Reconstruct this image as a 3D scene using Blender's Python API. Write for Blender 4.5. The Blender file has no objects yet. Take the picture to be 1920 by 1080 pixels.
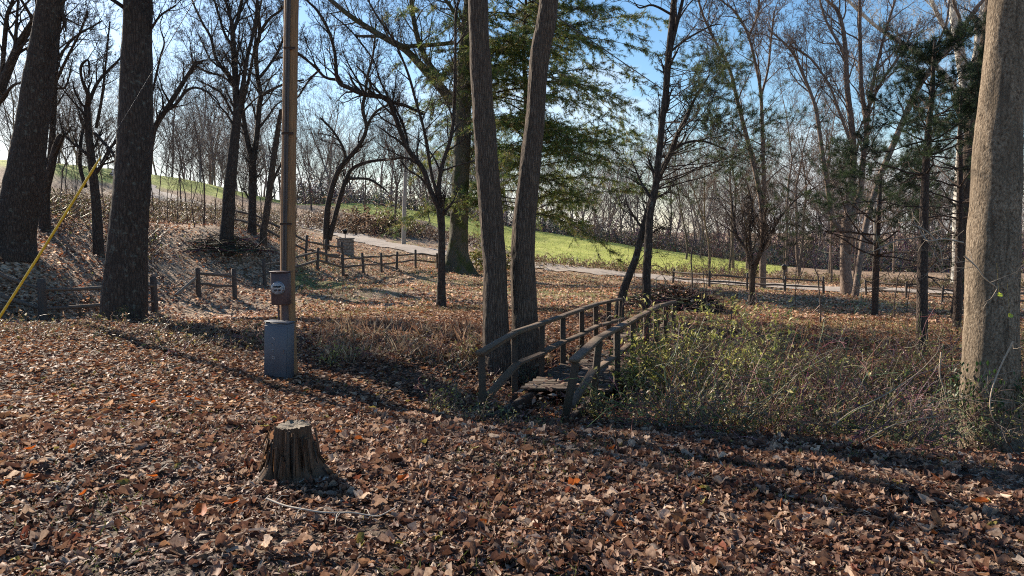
import bpy, math, random
import numpy as np
from mathutils import Vector, Matrix, noise as mnoise

R = math.radians
rng = np.random.default_rng(7)
rnd = random.Random(7)
C = bpy.context.scene.collection
F = 1400.0                      # focal length in pixels of the 1920 wide photograph
EYE = np.array([0.0, 0.0, 1.6])
PITCH = math.atan(110 / F)
SUN_AZ, SUN_EL = -45.0, 27.5
CF = np.array([0, math.cos(PITCH), -math.sin(PITCH)])
CU = np.array([0, math.sin(PITCH), math.cos(PITCH)])

def W(px, py, d):
    v = CF + np.array([1.0, 0, 0]) * (px - 960) / F + CU * (540 - py) / F
    return EYE + v * (d / v[1])

# ------------------------------------------------------------------ terrain
ctrl = """0 1080 3.35;960 1080 3.4;1900 1080 3.5;0 900 4.7;560 905 4.75;1400 905 4.9;1900 905 5.0
0 800 6.3;560 800 6.4;1000 810 6.7;1500 850 6.0;1858 838 8.1;0 700 9.1;230 650 11.5;540 702 10;910 785 8.3;1065 800 7.8
231 600 16;75 600 18.7;287 567 24;370 555 26;437 545 28;495 535 31;950 657 11;827 575 22;700 600 17;1212 620 16;1100 590 19
1240 565 26;643 518 37;779 505 44;857 512 46;890 505 52;18 465 21;200 430 30;100 440 26;300 420 38;300 460 32;430 450 34
475 437 36;300 500 28;575 470 42;570 422 70;640 440 64;700 455 60;800 472 57;900 487 55;1000 497 54;1100 507 52;1250 523 50
1350 532 48;1500 540 47;1650 545 46;1850 550 46;480 400 80;400 386 84;300 370 86;150 352 90
650 380 104;800 400 100;1050 440 102;1250 470 100;1470 500 95;1650 510 95;1850 512 95
700 405 90;780 412 85;700 436 68;800 448 66;1000 490 64;1200 503 62;1400 514 60;1600 530 58;900 450 84;1100 470 80;1300 488 80
350 340 100;130 312 100;0 300 100;560 385 104;0 380 60;150 392 60;350 395 60;1331 537 45;1546 552 42;1588 555 42;1626 555 40
1800 575 36;1400 600 21;1400 575 28;1700 600 22;1727 668 13;1900 640 15;1500 645 15;1300 650 14;700 540 30;1100 545 33;950 580 24"""
P = []
for t in ctrl.replace('\n', ';').split(';'):
    a, b, c = map(float, t.split()); w = W(a, b, c); P.append(w)
for x, y, z in ((0,0,0),(0,-12,0.1),(15,-8,0.1),(-15,-8,0.3),(-16,6,0.1),(14,4,-0.1),(-26,20,0.6),(26,16,-0.8),(-40,0,1.5),(40,0,-1.5),(0,-50,1),
                (-45,45,3.5),(-80,70,8),(60,60,-3),(90,80,-4),(0,135,-2),(60,135,-7),(-60,135,7),(-90,-40,4),(90,-40,-2)):
    P.append(np.array([x, y, z], float))
P = np.array(P); S = 40.0
def _phi(r2): return 0.5 * r2 * np.log(r2 + 1e-9)
_X = P[:, :2] / S; _n = len(_X)
_K = _phi(((_X[:, None] - _X[None]) ** 2).sum(-1)) + np.eye(_n) * 2e-5
_Q = np.c_[np.ones(_n), _X]
_A = np.block([[_K, _Q], [_Q.T, np.zeros((3, 3))]])
_w = np.linalg.solve(_A, np.r_[P[:, 2], 0, 0, 0])
CREEK = np.array([(-30, 20), (-16, 15.5), (-9, 13.2), (-5, 12.0), (-2.2, 11.2), (0.9, 10.7), (3.5, 9.9), (7, 9.3), (12, 9.5), (30, 12)], float)

def seg_dist(x, y, L):
    best = np.full(x.shape, 1e9)
    for a, b in zip(L[:-1], L[1:]):
        ab = b - a; t = np.clip(((x - a[0]) * ab[0] + (y - a[1]) * ab[1]) / (ab @ ab), 0, 1)
        best = np.minimum(best, np.hypot(x - a[0] - t * ab[0], y - a[1] - t * ab[1]))
    return best

def sines(x, y, f, s):
    return (np.sin(x * f + s + 1.7 * np.sin(y * f * .63 + s * 2)) * np.cos(y * f * 1.13 - s + 1.3 * np.sin(x * f * .81 + s)))

def ground(x, y):
    x = np.asarray(x, float); y = np.asarray(y, float)
    sh = x.shape; x = x.ravel(); y = y.ravel()
    rr = np.hypot(x, y)
    k = np.minimum(1, 135 / np.maximum(rr, 1e-6)); xx = x * k / S; yy = y * k / S
    z = np.empty(len(x))
    for i in range(0, len(x), 20000):
        s = slice(i, i + 20000)
        z[s] = _phi((xx[s, None] - _X[:, 0]) ** 2 + (yy[s, None] - _X[:, 1]) ** 2) @ _w[:_n] + _w[_n] + _w[_n + 1] * xx[s] + _w[_n + 2] * yy[s]
    z = np.clip(z, -9, 12)
    cd = seg_dist(x, y, CREEK)
    z -= 0.50 * np.exp(-(cd / 1.25) ** 2) * np.clip((rr - 4) / 3, 0, 1) * np.clip((x + 1.6) / 2, .08, 1)
    z += 0.03 * sines(x, y, 1.9, 0.3) + 0.018 * sines(x, y, 4.7, 1.1) + 0.05 * sines(x, y, .7, 2.0) * np.clip(rr / 15, 0, 1)
    return z.reshape(sh)

def gz(x, y): return float(ground(np.array([x]), np.array([y]))[0])
def GP(px, d):
    x = (px - 960) / F * d
    # lateral offset barely depends on the row, the pitch being small
    return np.array([x, d, gz(x, d)])

# ------------------------------------------------------------------ materials
def mat(name, fn):
    m = bpy.data.materials.new(name); m.use_nodes = True
    nt = m.node_tree; b = nt.nodes['Principled BSDF']
    fn(nt, b); return m
def N(nt, t, **kw):
    n = nt.nodes.new(t)
    for k, v in kw.items():
        if k.startswith('i_'): n.inputs[k[2:].replace('_', ' ')].default_value = v
        else: setattr(n, k, v)
    return n
def ramp(nt, src, stops, interp='LINEAR'):
    r = nt.nodes.new('ShaderNodeValToRGB'); cr = r.color_ramp; cr.interpolation = interp
    while len(cr.elements) < len(stops): cr.elements.new(0.5)
    for e, (p, c) in zip(cr.elements, stops):
        e.position = p; e.color = (*c, 1)
    nt.links.new(src, r.inputs[0]); return r.outputs[0]
def coords(nt, scale, kind='Object'):
    tc = nt.nodes.new('ShaderNodeTexCoord'); mp = nt.nodes.new('ShaderNodeMapping')
    mp.inputs['Scale'].default_value = scale; nt.links.new(tc.outputs[kind], mp.inputs[0]); return mp.outputs[0]
def noise(nt, vec, scale, detail=4, rough=.6, dist=0.0):
    n = nt.nodes.new('ShaderNodeTexNoise'); n.inputs['Scale'].default_value = scale; n.inputs['Detail'].default_value = detail
    n.inputs['Roughness'].default_value = rough; n.inputs['Distortion'].default_value = dist
    if vec is not None: nt.links.new(vec, n.inputs['Vector'])
    return n.outputs[0]
def voro(nt, vec, scale, feature='F1'):
    n = nt.nodes.new('ShaderNodeTexVoronoi'); n.feature = feature; n.inputs['Scale'].default_value = scale
    nt.links.new(vec, n.inputs['Vector']); return n
def mixc(nt, f, a, b, mode='MIX'):
    m = nt.nodes.new('ShaderNodeMix'); m.data_type = 'RGBA'; m.blend_type = mode
    for s, v in ((m.inputs[0], f), (m.inputs[6], a), (m.inputs[7], b)):
        if hasattr(v, 'is_output'): nt.links.new(v, s)
        elif isinstance(v, tuple): s.default_value = (*v, 1)
        else: s.default_value = v
    return m.outputs[2]
def math_(nt, op, a, b=None):
    m = nt.nodes.new('ShaderNodeMath'); m.operation = op
    for s, v in zip(m.inputs, (a, b)):
        if v is None: continue
        if hasattr(v, 'is_output'): nt.links.new(v, s)
        else: s.default_value = v
    return m.outputs[0]
def bump(nt, b, h, strength=.5, dist=.02):
    n = nt.nodes.new('ShaderNodeBump'); n.inputs['Strength'].default_value = strength; n.inputs['Distance'].default_value = dist
    nt.links.new(h, n.inputs['Height']); nt.links.new(n.outputs[0], b.inputs['Normal'])

def bark(name, dark, light, sc=(9, 9, 2.2), strength=.8, dist=.03, patch=None, vs=2.2, rough=.9, lichen=None):
    def fn(nt, b):
        v = coords(nt, sc)
        n1 = noise(nt, v, 2.0, 6, .65, .6)
        v1 = voro(nt, v, vs, 'DISTANCE_TO_EDGE').outputs['Distance']
        h = math_(nt, 'ADD', math_(nt, 'MULTIPLY', math_(nt, 'MINIMUM', v1, .35), 1.6), n1)
        c = ramp(nt, math_(nt, 'MULTIPLY', h, .75), [(0.25, dark), (0.75, light)])
        if patch:
            pv = noise(nt, coords(nt, (1.1, 1.1, .7)), 1.6, 4, .6)
            c = mixc(nt, ramp(nt, pv, [(0.48, (0, 0, 0)), (0.62, (1, 1, 1))]), c, patch, 'MIX')
        if lichen:
            pv = noise(nt, coords(nt, (1, 1, 1)), 9, 3, .6)
            c = mixc(nt, ramp(nt, pv, [(0.6, (0, 0, 0)), (0.68, (.7, .7, .7))]), c, lichen, 'MIX')
        nt.links.new(c, b.inputs['Base Color']); b.inputs['Roughness'].default_value = rough
        b.inputs['Specular IOR Level'].default_value = .25
        bump(nt, b, h, strength, dist)
    return mat(name, fn)

M = {}
M['bark_dark'] = bark('bark_dark', (.022, .016, .013), (.085, .064, .05), lichen=(.13, .135, .11))
M['bark_brown'] = bark('bark_brown', (.032, .022, .016), (.12, .085, .062), sc=(12, 12, 2.0))
M['bark_twin'] = bark('bark_twin', (.04, .028, .021), (.165, .12, .088), sc=(17, 17, 2.4), strength=1, dist=.03)
M['bark_sand'] = bark('bark_sand', (.26, .205, .15), (.46, .38, .285), sc=(46, 46, 26), strength=1, dist=.012, vs=1.0)
M['bark_far'] = bark('bark_far', (.045, .034, .029), (.15, .115, .095), strength=.4)
M['bark_pale'] = bark('bark_pale', (.10, .07, .055), (.25, .185, .145), sc=(5, 5, 2), strength=.4)
M['bark_white'] = bark('bark_white', (.34, .31, .27), (.62, .58, .52), sc=(2, 2, .8), strength=.3)
M['bark_mossy'] = bark('bark_mossy', (.045, .04, .03), (.15, .13, .09), patch=(.06, .068, .022))
M['bark_pine'] = bark('bark_pine', (.03, .022, .018), (.10, .07, .055), sc=(14, 14, 5))

def sandbark(nt, b):
    n0 = noise(nt, coords(nt, (1, 1, .5)), 3.0, 5, .6)
    n1 = noise(nt, coords(nt, (1, 1, .6)), 38, 7, .75, .3)
    v1 = voro(nt, coords(nt, (48, 48, 30)), 1.0, 'F1').outputs['Distance']
    h = math_(nt, 'ADD', math_(nt, 'MULTIPLY', v1, -.45), math_(nt, 'MULTIPLY', n1, 1.6))
    c = ramp(nt, h, [(.25, (.05, .034, .022)), (.5, (.21, .155, .105)), (.8, (.38, .30, .215))])
    nf = noise(nt, coords(nt, (9, 9, 1.1)), 1.5, 5, .65, .5)
    c = mixc(nt, ramp(nt, nf, [(.36, (.75, .75, .75)), (.5, (0, 0, 0))]), c, (.075, .055, .038))
    h = math_(nt, 'ADD', h, math_(nt, 'MULTIPLY', nf, 1.2))
    c = mixc(nt, ramp(nt, n0, [(.42, (0, 0, 0)), (.66, (.7, .7, .7))]), c, (.13, .10, .07))
    nt.links.new(c, b.inputs['Base Color']); b.inputs['Roughness'].default_value = .9; b.inputs['Specular IOR Level'].default_value = .2
    bump(nt, b, h, 1.0, .014)
M['bark_sand'] = mat('bark_sand', sandbark)
def attrcol(name, rough=.55, spec=.4, trans=.0, var=None, sheen=0):
    def fn(nt, b):
        a = nt.nodes.new('ShaderNodeAttribute'); a.attribute_name = 'col'
        c = a.outputs['Color']
        if var:
            nz = noise(nt, coords(nt, (1, 1, 1)), var, 3, .6)
            c = mixc(nt, .55, c, ramp(nt, nz, [(.3, (.25, .2, .17)), (.7, (1.3, 1.3, 1.3))]), 'MULTIPLY')
        nt.links.new(c, b.inputs['Base Color']); b.inputs['Roughness'].default_value = rough
        b.inputs['Specular IOR Level'].default_value = spec
        if trans:
            tr = nt.nodes.new('ShaderNodeBsdfTranslucent'); nt.links.new(c, tr.inputs[0])
            mx = nt.nodes.new('ShaderNodeMixShader'); mx.inputs[0].default_value = trans
            nt.links.new(b.outputs[0], mx.inputs[1]); nt.links.new(tr.outputs[0], mx.inputs[2])
            nt.links.new(mx.outputs[0], nt.nodes['Material Output'].inputs[0])
    return mat(name, fn)
M['leaf'] = attrcol('dry_leaf', .62, .28, .35, var=60)
M['green_leaf'] = attrcol('green_leaf', .45, .4, .4)
M['needle'] = attrcol('pine_needle', .55, .3, .45)
M['grass'] = attrcol('grass_blade', .6, .3, .3)
M['twig'] = attrcol('twig', .8, .25)

def groundfn(nt, b):
    at = nt.nodes.new('ShaderNodeAttribute'); at.attribute_name = 'col'
    sep = nt.nodes.new('ShaderNodeSeparateColor'); nt.links.new(at.outputs['Color'], sep.inputs[0])
    v = coords(nt, (1, 1, 1))
    vv = voro(nt, v, 11)
    s2 = nt.nodes.new('ShaderNodeSeparateColor'); nt.links.new(vv.outputs['Color'], s2.inputs[0])
    lc = ramp(nt, s2.outputs[0], [(0, (.10, .06, .036)), (.35, (.24, .15, .09)), (.7, (.40, .27, .17)), (1, (.58, .43, .30))])
    soil = ramp(nt, noise(nt, v, 14, 5, .7), [(.3, (.022, .016, .012)), (.7, (.08, .055, .04))])
    c = mixc(nt, sep.outputs[2], soil, lc)
    gn = noise(nt, v, 5, 6, .75)
    gr = ramp(nt, gn, [(.3, (.08, .09, .03)), (.55, (.20, .20, .07)), (.8, (.36, .30, .15))])
    pn = noise(nt, v, .8, 5, .65)
    thr = math_(nt, 'GREATER_THAN', math_(nt, 'ADD', math_(nt, 'MULTIPLY', math_(nt, 'ADD', pn, math_(nt, 'MULTIPLY', noise(nt, v, 16, 3, .7), .8)), .8), sep.outputs[1]), .97)
    c = mixc(nt, thr, c, gr)
    md = ramp(nt, noise(nt, coords(nt, (1, .5, 1)), .6, 8, .75), [(.3, (.20, .21, .04)), (.5, (.38, .41, .08)), (.62, (.48, .47, .13)), (.8, (.52, .42, .2))])
    c = mixc(nt, sep.outputs[0], c, md)
    nt.links.new(c, b.inputs['Base Color']); b.inputs['Roughness'].default_value = .85; b.inputs['Specular IOR Level'].default_value = .2
    bump(nt, b, math_(nt, 'ADD', vv.outputs['Distance'], noise(nt, v, 9, 5, .7)), .8, .06)
M['ground'] = mat('ground_soil', groundfn)
def roadfn(nt, b):
    v = coords(nt, (1, 1, 1))
    c = ramp(nt, noise(nt, v, 3, 8, .75), [(.3, (.26, .205, .16)), (.7, (.46, .385, .32))])
    nt.links.new(c, b.inputs['Base Color']); b.inputs['Roughness'].default_value = .9
    bump(nt, b, noise(nt, v, 30, 4, .7), .5, .02)
M['road'] = mat('gravel', roadfn)
def woodfn(dark, light, sc, moss=None, rough=.8):
    def fn(nt, b):
        v = coords(nt, sc)
        n1 = noise(nt, v, 3, 6, .7, .4)
        c = ramp(nt, n1, [(.3, dark), (.7, light)])
        if moss: c = mixc(nt, ramp(nt, noise(nt, coords(nt, (1, 1, 1)), 4, 4, .6), [(.52, (0, 0, 0)), (.7, (.6, .6, .6))]), c, moss)
        nt.links.new(c, b.inputs['Base Color']); b.inputs['Roughness'].default_value = rough
        bump(nt, b, n1, .6, .01)
    return fn
M['fence'] = mat('fence_wood', woodfn((.035, .026, .021), (.12, .088, .068), (18, 18, 18)))
M['rail_split'] = mat('split_rail_wood', woodfn((.05, .036, .028), (.19, .145, .11), (14, 14, 14)))
M['fence_pale'] = mat('fence_pale', woodfn((.12, .10, .08), (.30, .25, .2), (14, 14, 14)))
M['bridge'] = mat('bridge_wood', woodfn((.022, .013, .008), (.11, .066, .038), (22, 22, 22), moss=(.055, .05, .028)))
M['rail_top'] = mat('rail_wood', woodfn((.035, .021, .013), (.21, .132, .078), (20, 20, 20), moss=(.075, .068, .035)))
M['pole'] = mat('pole_wood', woodfn((.15, .072, .03), (.42, .225, .10), (26, 26, 1.1)))
M['stump'] = mat('stump_wood', woodfn((.018, .010, .006), (.19, .105, .055), (70, 70, 5)))
M['stump_top'] = mat('stump_top', woodfn((.07, .05, .032), (.27, .205, .13), (30, 30, 30)))
def metal(col, rough=.5, metallic=0.0, sc=6, wear=.25):
    def fn(nt, b):
        n = noise(nt, coords(nt, (1, 1, 1)), sc, 6, .7)
        dk = tuple(x * (1 - wear) for x in col); lt = tuple(min(1, x * (1 + wear)) for x in col)
        nt.links.new(ramp(nt, n, [(.35, dk), (.65, lt)]), b.inputs['Base Color'])
        nt.links.new(ramp(nt, n, [(.3, (rough - .1,) * 3), (.7, (rough + .15,) * 3)]), b.inputs['Roughness']); b.inputs['Metallic'].default_value = metallic
    return fn
M['grey_metal'] = mat('grey_paint', metal((.095, .098, .112), .5, 0, 4, .1))
M['brown_metal'] = mat('brown_paint', metal((.085, .05, .048), .5))
M['galv'] = mat('galvanized', metal((.30, .30, .32), .45, .6))
M['pvc'] = mat('grey_conduit', metal((.075, .055, .045), .6))
M['wire'] = mat('wire', metal((.06, .06, .065), .5, .3))
M['yellow'] = mat('yellow_plastic', metal((.78, .48, .03), .45, 0, 3, .12))
M['dial'] = mat('meter_face', metal((.42, .42, .44), .3))
M['mark'] = mat('white_stencil', metal((.5, .52, .54), .6))
M['black'] = mat('dark_iron', metal((.02, .02, .022), .5))
M['stone'] = mat('stone', metal((.24, .20, .165), .85, 0, 9, .5))
M['polegrey'] = mat('weathered_pole', woodfn((.26, .23, .20), (.45, .41, .36), (12, 12, 1)))
def glassfn(nt, b):
    b.inputs['Base Color'].default_value = (.9, .92, .93, 1); b.inputs['Roughness'].default_value = .05
    b.inputs['Transmission Weight'].default_value = 1.0; b.inputs['IOR'].default_value = 1.3
    nt.links.new(ramp(nt, noise(nt, coords(nt, (1, 1, 1)), 20), [(.3, (.03,) * 3), (.7, (.12,) * 3)]), b.inputs['Roughness'])
M['glass'] = mat('meter_glass', glassfn)

# ------------------------------------------------------------------ mesh buffer
class Buf:
    def __init__(s): s.v = []; s.q = []; s.t = []; s.c = []; s.n = 0; s.polys = []; s.hascol = False
    def add(s, v, q=None, t=None, col=None):
        v = np.asarray(v, float).reshape(-1, 3)
        if q is not None and len(q): s.q.append(np.asarray(q, np.int64).reshape(-1, 4) + s.n)
        if t is not None and len(t): s.t.append(np.asarray(t, np.int64).reshape(-1, 3) + s.n)
        s.v.append(v)
        if col is None: c = np.tile([.5, .5, .5], (len(v), 1))
        else:
            s.hascol = True; c = np.broadcast_to(np.asarray(col, float), (len(v), 3))
        s.c.append(c); s.n += len(v)
    def poly(s, pts, rad, sides=4, col=None): s.polys.append((pts, rad, sides, col))
    def flush(s):
        groups = {}
        for p in s.polys: groups.setdefault((len(p[0]), p[2]), []).append(p)
        s.polys = []
        for (n, k), L in groups.items():
            Pn = np.array([p[0] for p in L], float); Rn = np.array([p[1] for p in L], float); B = len(L)
            T = np.gradient(Pn, axis=1); T /= np.linalg.norm(T, axis=2, keepdims=True) + 1e-9
            m = np.abs(T.mean(1)); ref = np.zeros((B, 3)); ref[np.arange(B), m.argmin(1)] = 1
            U = np.cross(T, ref[:, None]); U /= np.linalg.norm(U, axis=2, keepdims=True) + 1e-9; V = np.cross(T, U)
            a = np.arange(k) * 2 * np.pi / k
            ring = Pn[:, :, None] + (U[:, :, None] * np.cos(a)[None, None, :, None] + V[:, :, None] * np.sin(a)[None, None, :, None]) * Rn[:, :, None, None]
            i, j = np.meshgrid(np.arange(n - 1), np.arange(k), indexing='ij')
            f = np.stack([i * k + j, i * k + (j + 1) % k, (i + 1) * k + (j + 1) % k, (i + 1) * k + j], -1).reshape(-1, 4)
            q = (f[None] + (np.arange(B) * n * k)[:, None, None]).reshape(-1, 4)
            col = None
            if L[0][3] is not None: col = np.repeat(np.array([p[3] for p in L], float), n * k, axis=0)
            s.add(ring.reshape(-1, 3), q=q, col=col)
    def build(s, name, material, parent=None, origin=(0, 0, 0), smooth=True):
        s.flush()
        v = np.concatenate(s.v) - np.asarray(origin, float)
        q = np.concatenate(s.q) if s.q else np.zeros((0, 4), int); t = np.concatenate(s.t) if s.t else np.zeros((0, 3), int)
        me = bpy.data.meshes.new(name)
        me.vertices.add(len(v)); me.vertices.foreach_set('co', v.astype(np.float32).ravel())
        li = np.concatenate([q.ravel(), t.ravel()]).astype(np.int32)
        me.loops.add(len(li)); me.loops.foreach_set('vertex_index', li)
        nf = len(q) + len(t); me.polygons.add(nf)
        me.polygons.foreach_set('loop_start', np.r_[np.arange(len(q)) * 4, len(q) * 4 + np.arange(len(t)) * 3].astype(np.int32))
        if s.hascol:
            c = np.concatenate(s.c); a = me.attributes.new('col', 'FLOAT_COLOR', 'POINT')
            a.data.foreach_set('color', np.c_[c, np.ones(len(c))].astype(np.float32).ravel())
        me.update(calc_edges=True)
        if smooth: me.polygons.foreach_set('use_smooth', np.ones(nf, bool))
        me.materials.append(material)
        o = bpy.data.objects.new(name, me); C.objects.link(o)
        if parent is not None: o.parent = parent
        else: o.location = origin
        return o
    def box(s, c, size, rot=None, jit=0.0, col=None):
        """a box, chamfered a little, centre c, full size, 3x3 matrix rot"""
        sx, sy, sz = [k / 2 for k in size]; ch = min(size) * .1
        vs = []
        for x in (-1, 1):
            for y in (-1, 1):
                for z in (-1, 1):
                    vs += [(x * (sx - ch), y * (sy - ch), z * sz), (x * (sx - ch), y * sy, z * (sz - ch)), (x * sx, y * (sy - ch), z * (sz - ch))]
        vs = np.array(vs)
        if jit: vs += rng.normal(0, jit, vs.shape)
        def id_(x, y, z, k): return ((x > 0) * 4 + (y > 0) * 2 + (z > 0)) * 3 + k
        q = []; t = []
        for z in (-1, 1): q.append([id_(-1, -1, z, 0), id_(1, -1, z, 0), id_(1, 1, z, 0), id_(-1, 1, z, 0)])
        for y in (-1, 1): q.append([id_(-1, y, -1, 1), id_(1, y, -1, 1), id_(1, y, 1, 1), id_(-1, y, 1, 1)])
        for x in (-1, 1): q.append([id_(x, -1, -1, 2), id_(x, 1, -1, 2), id_(x, 1, 1, 2), id_(x, -1, 1, 2)])
        for y in (-1, 1):
            for z in (-1, 1): q.append([id_(-1, y, z, 0), id_(1, y, z, 0), id_(1, y, z, 1), id_(-1, y, z, 1)])
        for x in (-1, 1):
            for z in (-1, 1): q.append([id_(x, -1, z, 0), id_(x, 1, z, 0), id_(x, 1, z, 2), id_(x, -1, z, 2)])
            for y in (-1, 1): q.append([id_(x, y, -1, 1), id_(x, y, 1, 1), id_(x, y, 1, 2), id_(x, y, -1, 2)])
        for x in (-1, 1):
            for y in (-1, 1):
                for z in (-1, 1): t.append([id_(x, y, z, 0), id_(x, y, z, 1), id_(x, y, z, 2)])
        if rot is not None: vs = vs @ np.asarray(rot).T
        s.add(vs + np.asarray(c), q=q, t=t, col=col)
    def bar(s, a, b, w, h, jit=.0, up=(0, 0, 1)):
        a = np.asarray(a, float); b = np.asarray(b, float); d = b - a; L = np.linalg.norm(d); d /= L
        u = np.cross(np.asarray(up, float), d)
        if np.linalg.norm(u) < 1e-3: u = np.cross((0, 1.0, 0), d)
        u /= np.linalg.norm(u); n = np.cross(d, u)
        s.box((a + b) / 2, (w, L, h), np.c_[u, d, n], jit)

def fixnormals(o):
    import bmesh
    bm = bmesh.new(); bm.from_mesh(o.data); bmesh.ops.recalc_face_normals(bm, faces=bm.faces); bm.to_mesh(o.data); bm.free()

def tag(o, label, cat, group=None, kind=None):
    o['label'] = label; o['category'] = cat
    if group: o['group'] = group
    if kind: o['kind'] = kind
    return o
def thing(name, loc, label, cat, group=None):
    e = bpy.data.objects.new(name, None); C.objects.link(e); e.location = tuple(loc); e.empty_display_size = .2
    return tag(e, label, cat, group)
def dup(root, loc, rz=0, sc=1, label=None, group=None, cat=None):
    r = root.copy(); C.objects.link(r); r.location = tuple(loc); r.rotation_euler = (0, 0, rz); r.scale = (sc, sc, sc)
    if label: r['label'] = label
    if group: r['group'] = group
    if cat: r['category'] = cat
    for ch in list(root.children):
        c = ch.copy(); C.objects.link(c); c.parent = r
        for g in ch.children:
            d = g.copy(); C.objects.link(d); d.parent = c
    return r

def rotmats(yaw, pitch, roll):
    cy, sy, cp, sp, cr, sr = np.cos(yaw), np.sin(yaw), np.cos(pitch), np.sin(pitch), np.cos(roll), np.sin(roll)
    A = np.empty((len(yaw), 3, 3))
    A[:, 0, 0] = cy * cp; A[:, 0, 1] = cy * sp * sr - sy * cr; A[:, 0, 2] = cy * sp * cr + sy * sr
    A[:, 1, 0] = sy * cp; A[:, 1, 1] = sy * sp * sr + cy * cr; A[:, 1, 2] = sy * sp * cr - cy * sr
    A[:, 2, 0] = -sp; A[:, 2, 1] = cp * sr; A[:, 2, 2] = cp * cr
    return A
def dirmats(D, roll):
    """rotation taking +X to each row of D"""
    D = D / (np.linalg.norm(D, axis=1, keepdims=True) + 1e-9)
    ref = np.where(np.abs(D[:, 2:3]) < .9, np.array([[0, 0, 1.0]]), np.array([[1.0, 0, 0]]))
    U = np.cross(ref, D); U /= np.linalg.norm(U, axis=1, keepdims=True); V = np.cross(D, U)
    c, s_ = np.cos(roll)[:, None], np.sin(roll)[:, None]
    return np.stack([D, U * c + V * s_, V * c - U * s_], -1)
def scatter(buf, tmpl, pos, mats, scale, col):
    tv, tq, tt = tmpl; Nn = len(pos)
    if Nn == 0: return
    v = np.einsum('nij,kj->nki', mats, tv) * np.asarray(scale).reshape(-1, 1, 1) + pos[:, None]
    off = (np.arange(Nn) * len(tv))[:, None, None]
    q = (np.asarray(tq)[None] + off).reshape(-1, 4) if len(tq) else None
    t = (np.asarray(tt)[None] + off).reshape(-1, 3) if len(tt) else None
    buf.add(v.reshape(-1, 3), q=q, t=t, col=np.repeat(col, len(tv), axis=0))

# leaf templates (unit length about 1)
def leaf_template(seed, lobes=3, curl=.8, n=14):
    r = np.random.default_rng(seed)
    a = np.linspace(0, 2 * np.pi, n, endpoint=False)
    rad = .37 + .085 * np.cos(a * lobes + r.uniform(0, .3)) + r.normal(0, .04, n)
    rad *= 1 + .3 * np.cos(a)
    x = np.cos(a) * rad; y = np.sin(a) * rad * (.45 + .35 * r.random())
    v = [(0, 0, 0)] + list(zip(x, y, np.zeros(n)))
    xm, ym = x * .55, y * .55
    v += list(zip(xm, ym, np.zeros(n)))
    v = np.array(v)
    k1, k2 = r.uniform(.4, 1.2) * curl, r.uniform(-.8, .9) * curl
    v[:, 2] = k1 * v[:, 1] ** 2 * 1.6 + k2 * v[:, 0] ** 2 + .09 * np.sin(v[:, 0] * 9 + r.uniform(0, 6)) * np.cos(v[:, 1] * 8) * curl + r.normal(0, .025, len(v)) * curl
    roll = 1.6 + curl * 1.6
    ang = v[:, 1] * roll * 1.3
    v[:, 1], v[:, 2] = np.sin(ang) / (roll * 1.3), v[:, 2] + (1 - np.cos(ang)) / (roll * 1.3)
    t = []; q = []
    for i in range(n):
        j = (i + 1) % n
        t.append((0, 1 + n + i, 1 + n + j)); q.append((1 + n + i, 1 + i, 1 + j, 1 + n + j))
    return v, q, t
LEAVES = [leaf_template(i, lobes=(3, 5, 2, 3, 4, 1, 5, 3)[i], curl=(.6, 1.2, 1.6, .3, .9, 1.4, .5, 2.0)[i]) for i in range(8)]
def simple_leaf(seed):
    r = np.random.default_rng(seed)
    v = np.array([(-.5, 0, 0), (-.1, -.24, .18), (.5, 0, .05), (-.05, .24, .16), (0, 0, -.02)]); v[:, 2] += r.normal(0, .06, 5); v[:, :2] += r.normal(0, .04, (5, 2))
    return v, [], [(4, 0, 1), (4, 1, 2), (4, 2, 3), (4, 3, 0)]
SLEAVES = [simple_leaf(i) for i in range(6)]
FLEAF = (np.array([(-.5, 0, 0), (0, -.4, .18), (.5, 0, 0), (0, .4, .15)]), [], [(0, 1, 2), (0, 2, 3)])
BLADE = (np.array([(0, -.03, 0), (0, .03, 0), (.18, 0, .6), (.45, 0, 1.0)]), [], [(0, 1, 2), (0, 2, 3), (1, 3, 2)][:2])

PAL = np.array([(.30, .18, .12), (.20, .11, .075), (.44, .31, .225), (.09, .048, .034), (.58, .45, .34), (.16, .085, .06), (.31, .18, .10), (.70, .58, .45), (.25, .09, .055)])
PW = np.array([.2, .18, .15, .13, .1, .1, .07, .04, .03]); PW /= PW.sum()
def leafcols(n, warm=0.0, hot=.012):
    c = np.array([.98, .90, .86]) * PAL[rng.choice(len(PAL), n, p=PW)] * rng.uniform(.6, 1.3, (n, 1))
    if warm: c = c * np.array([1 + .25 * warm, 1 + .02 * warm, 1 - .25 * warm])
    k = rng.random(n) < hot; c[k] = np.array([.42, .12, .03]) * rng.uniform(.5, 1.2, (k.sum(), 1))
    k = rng.random(n) < hot; c[k] = np.array([.36, .30, .08]) * rng.uniform(.6, 1.1, (k.sum(), 1))
    return c

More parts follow.
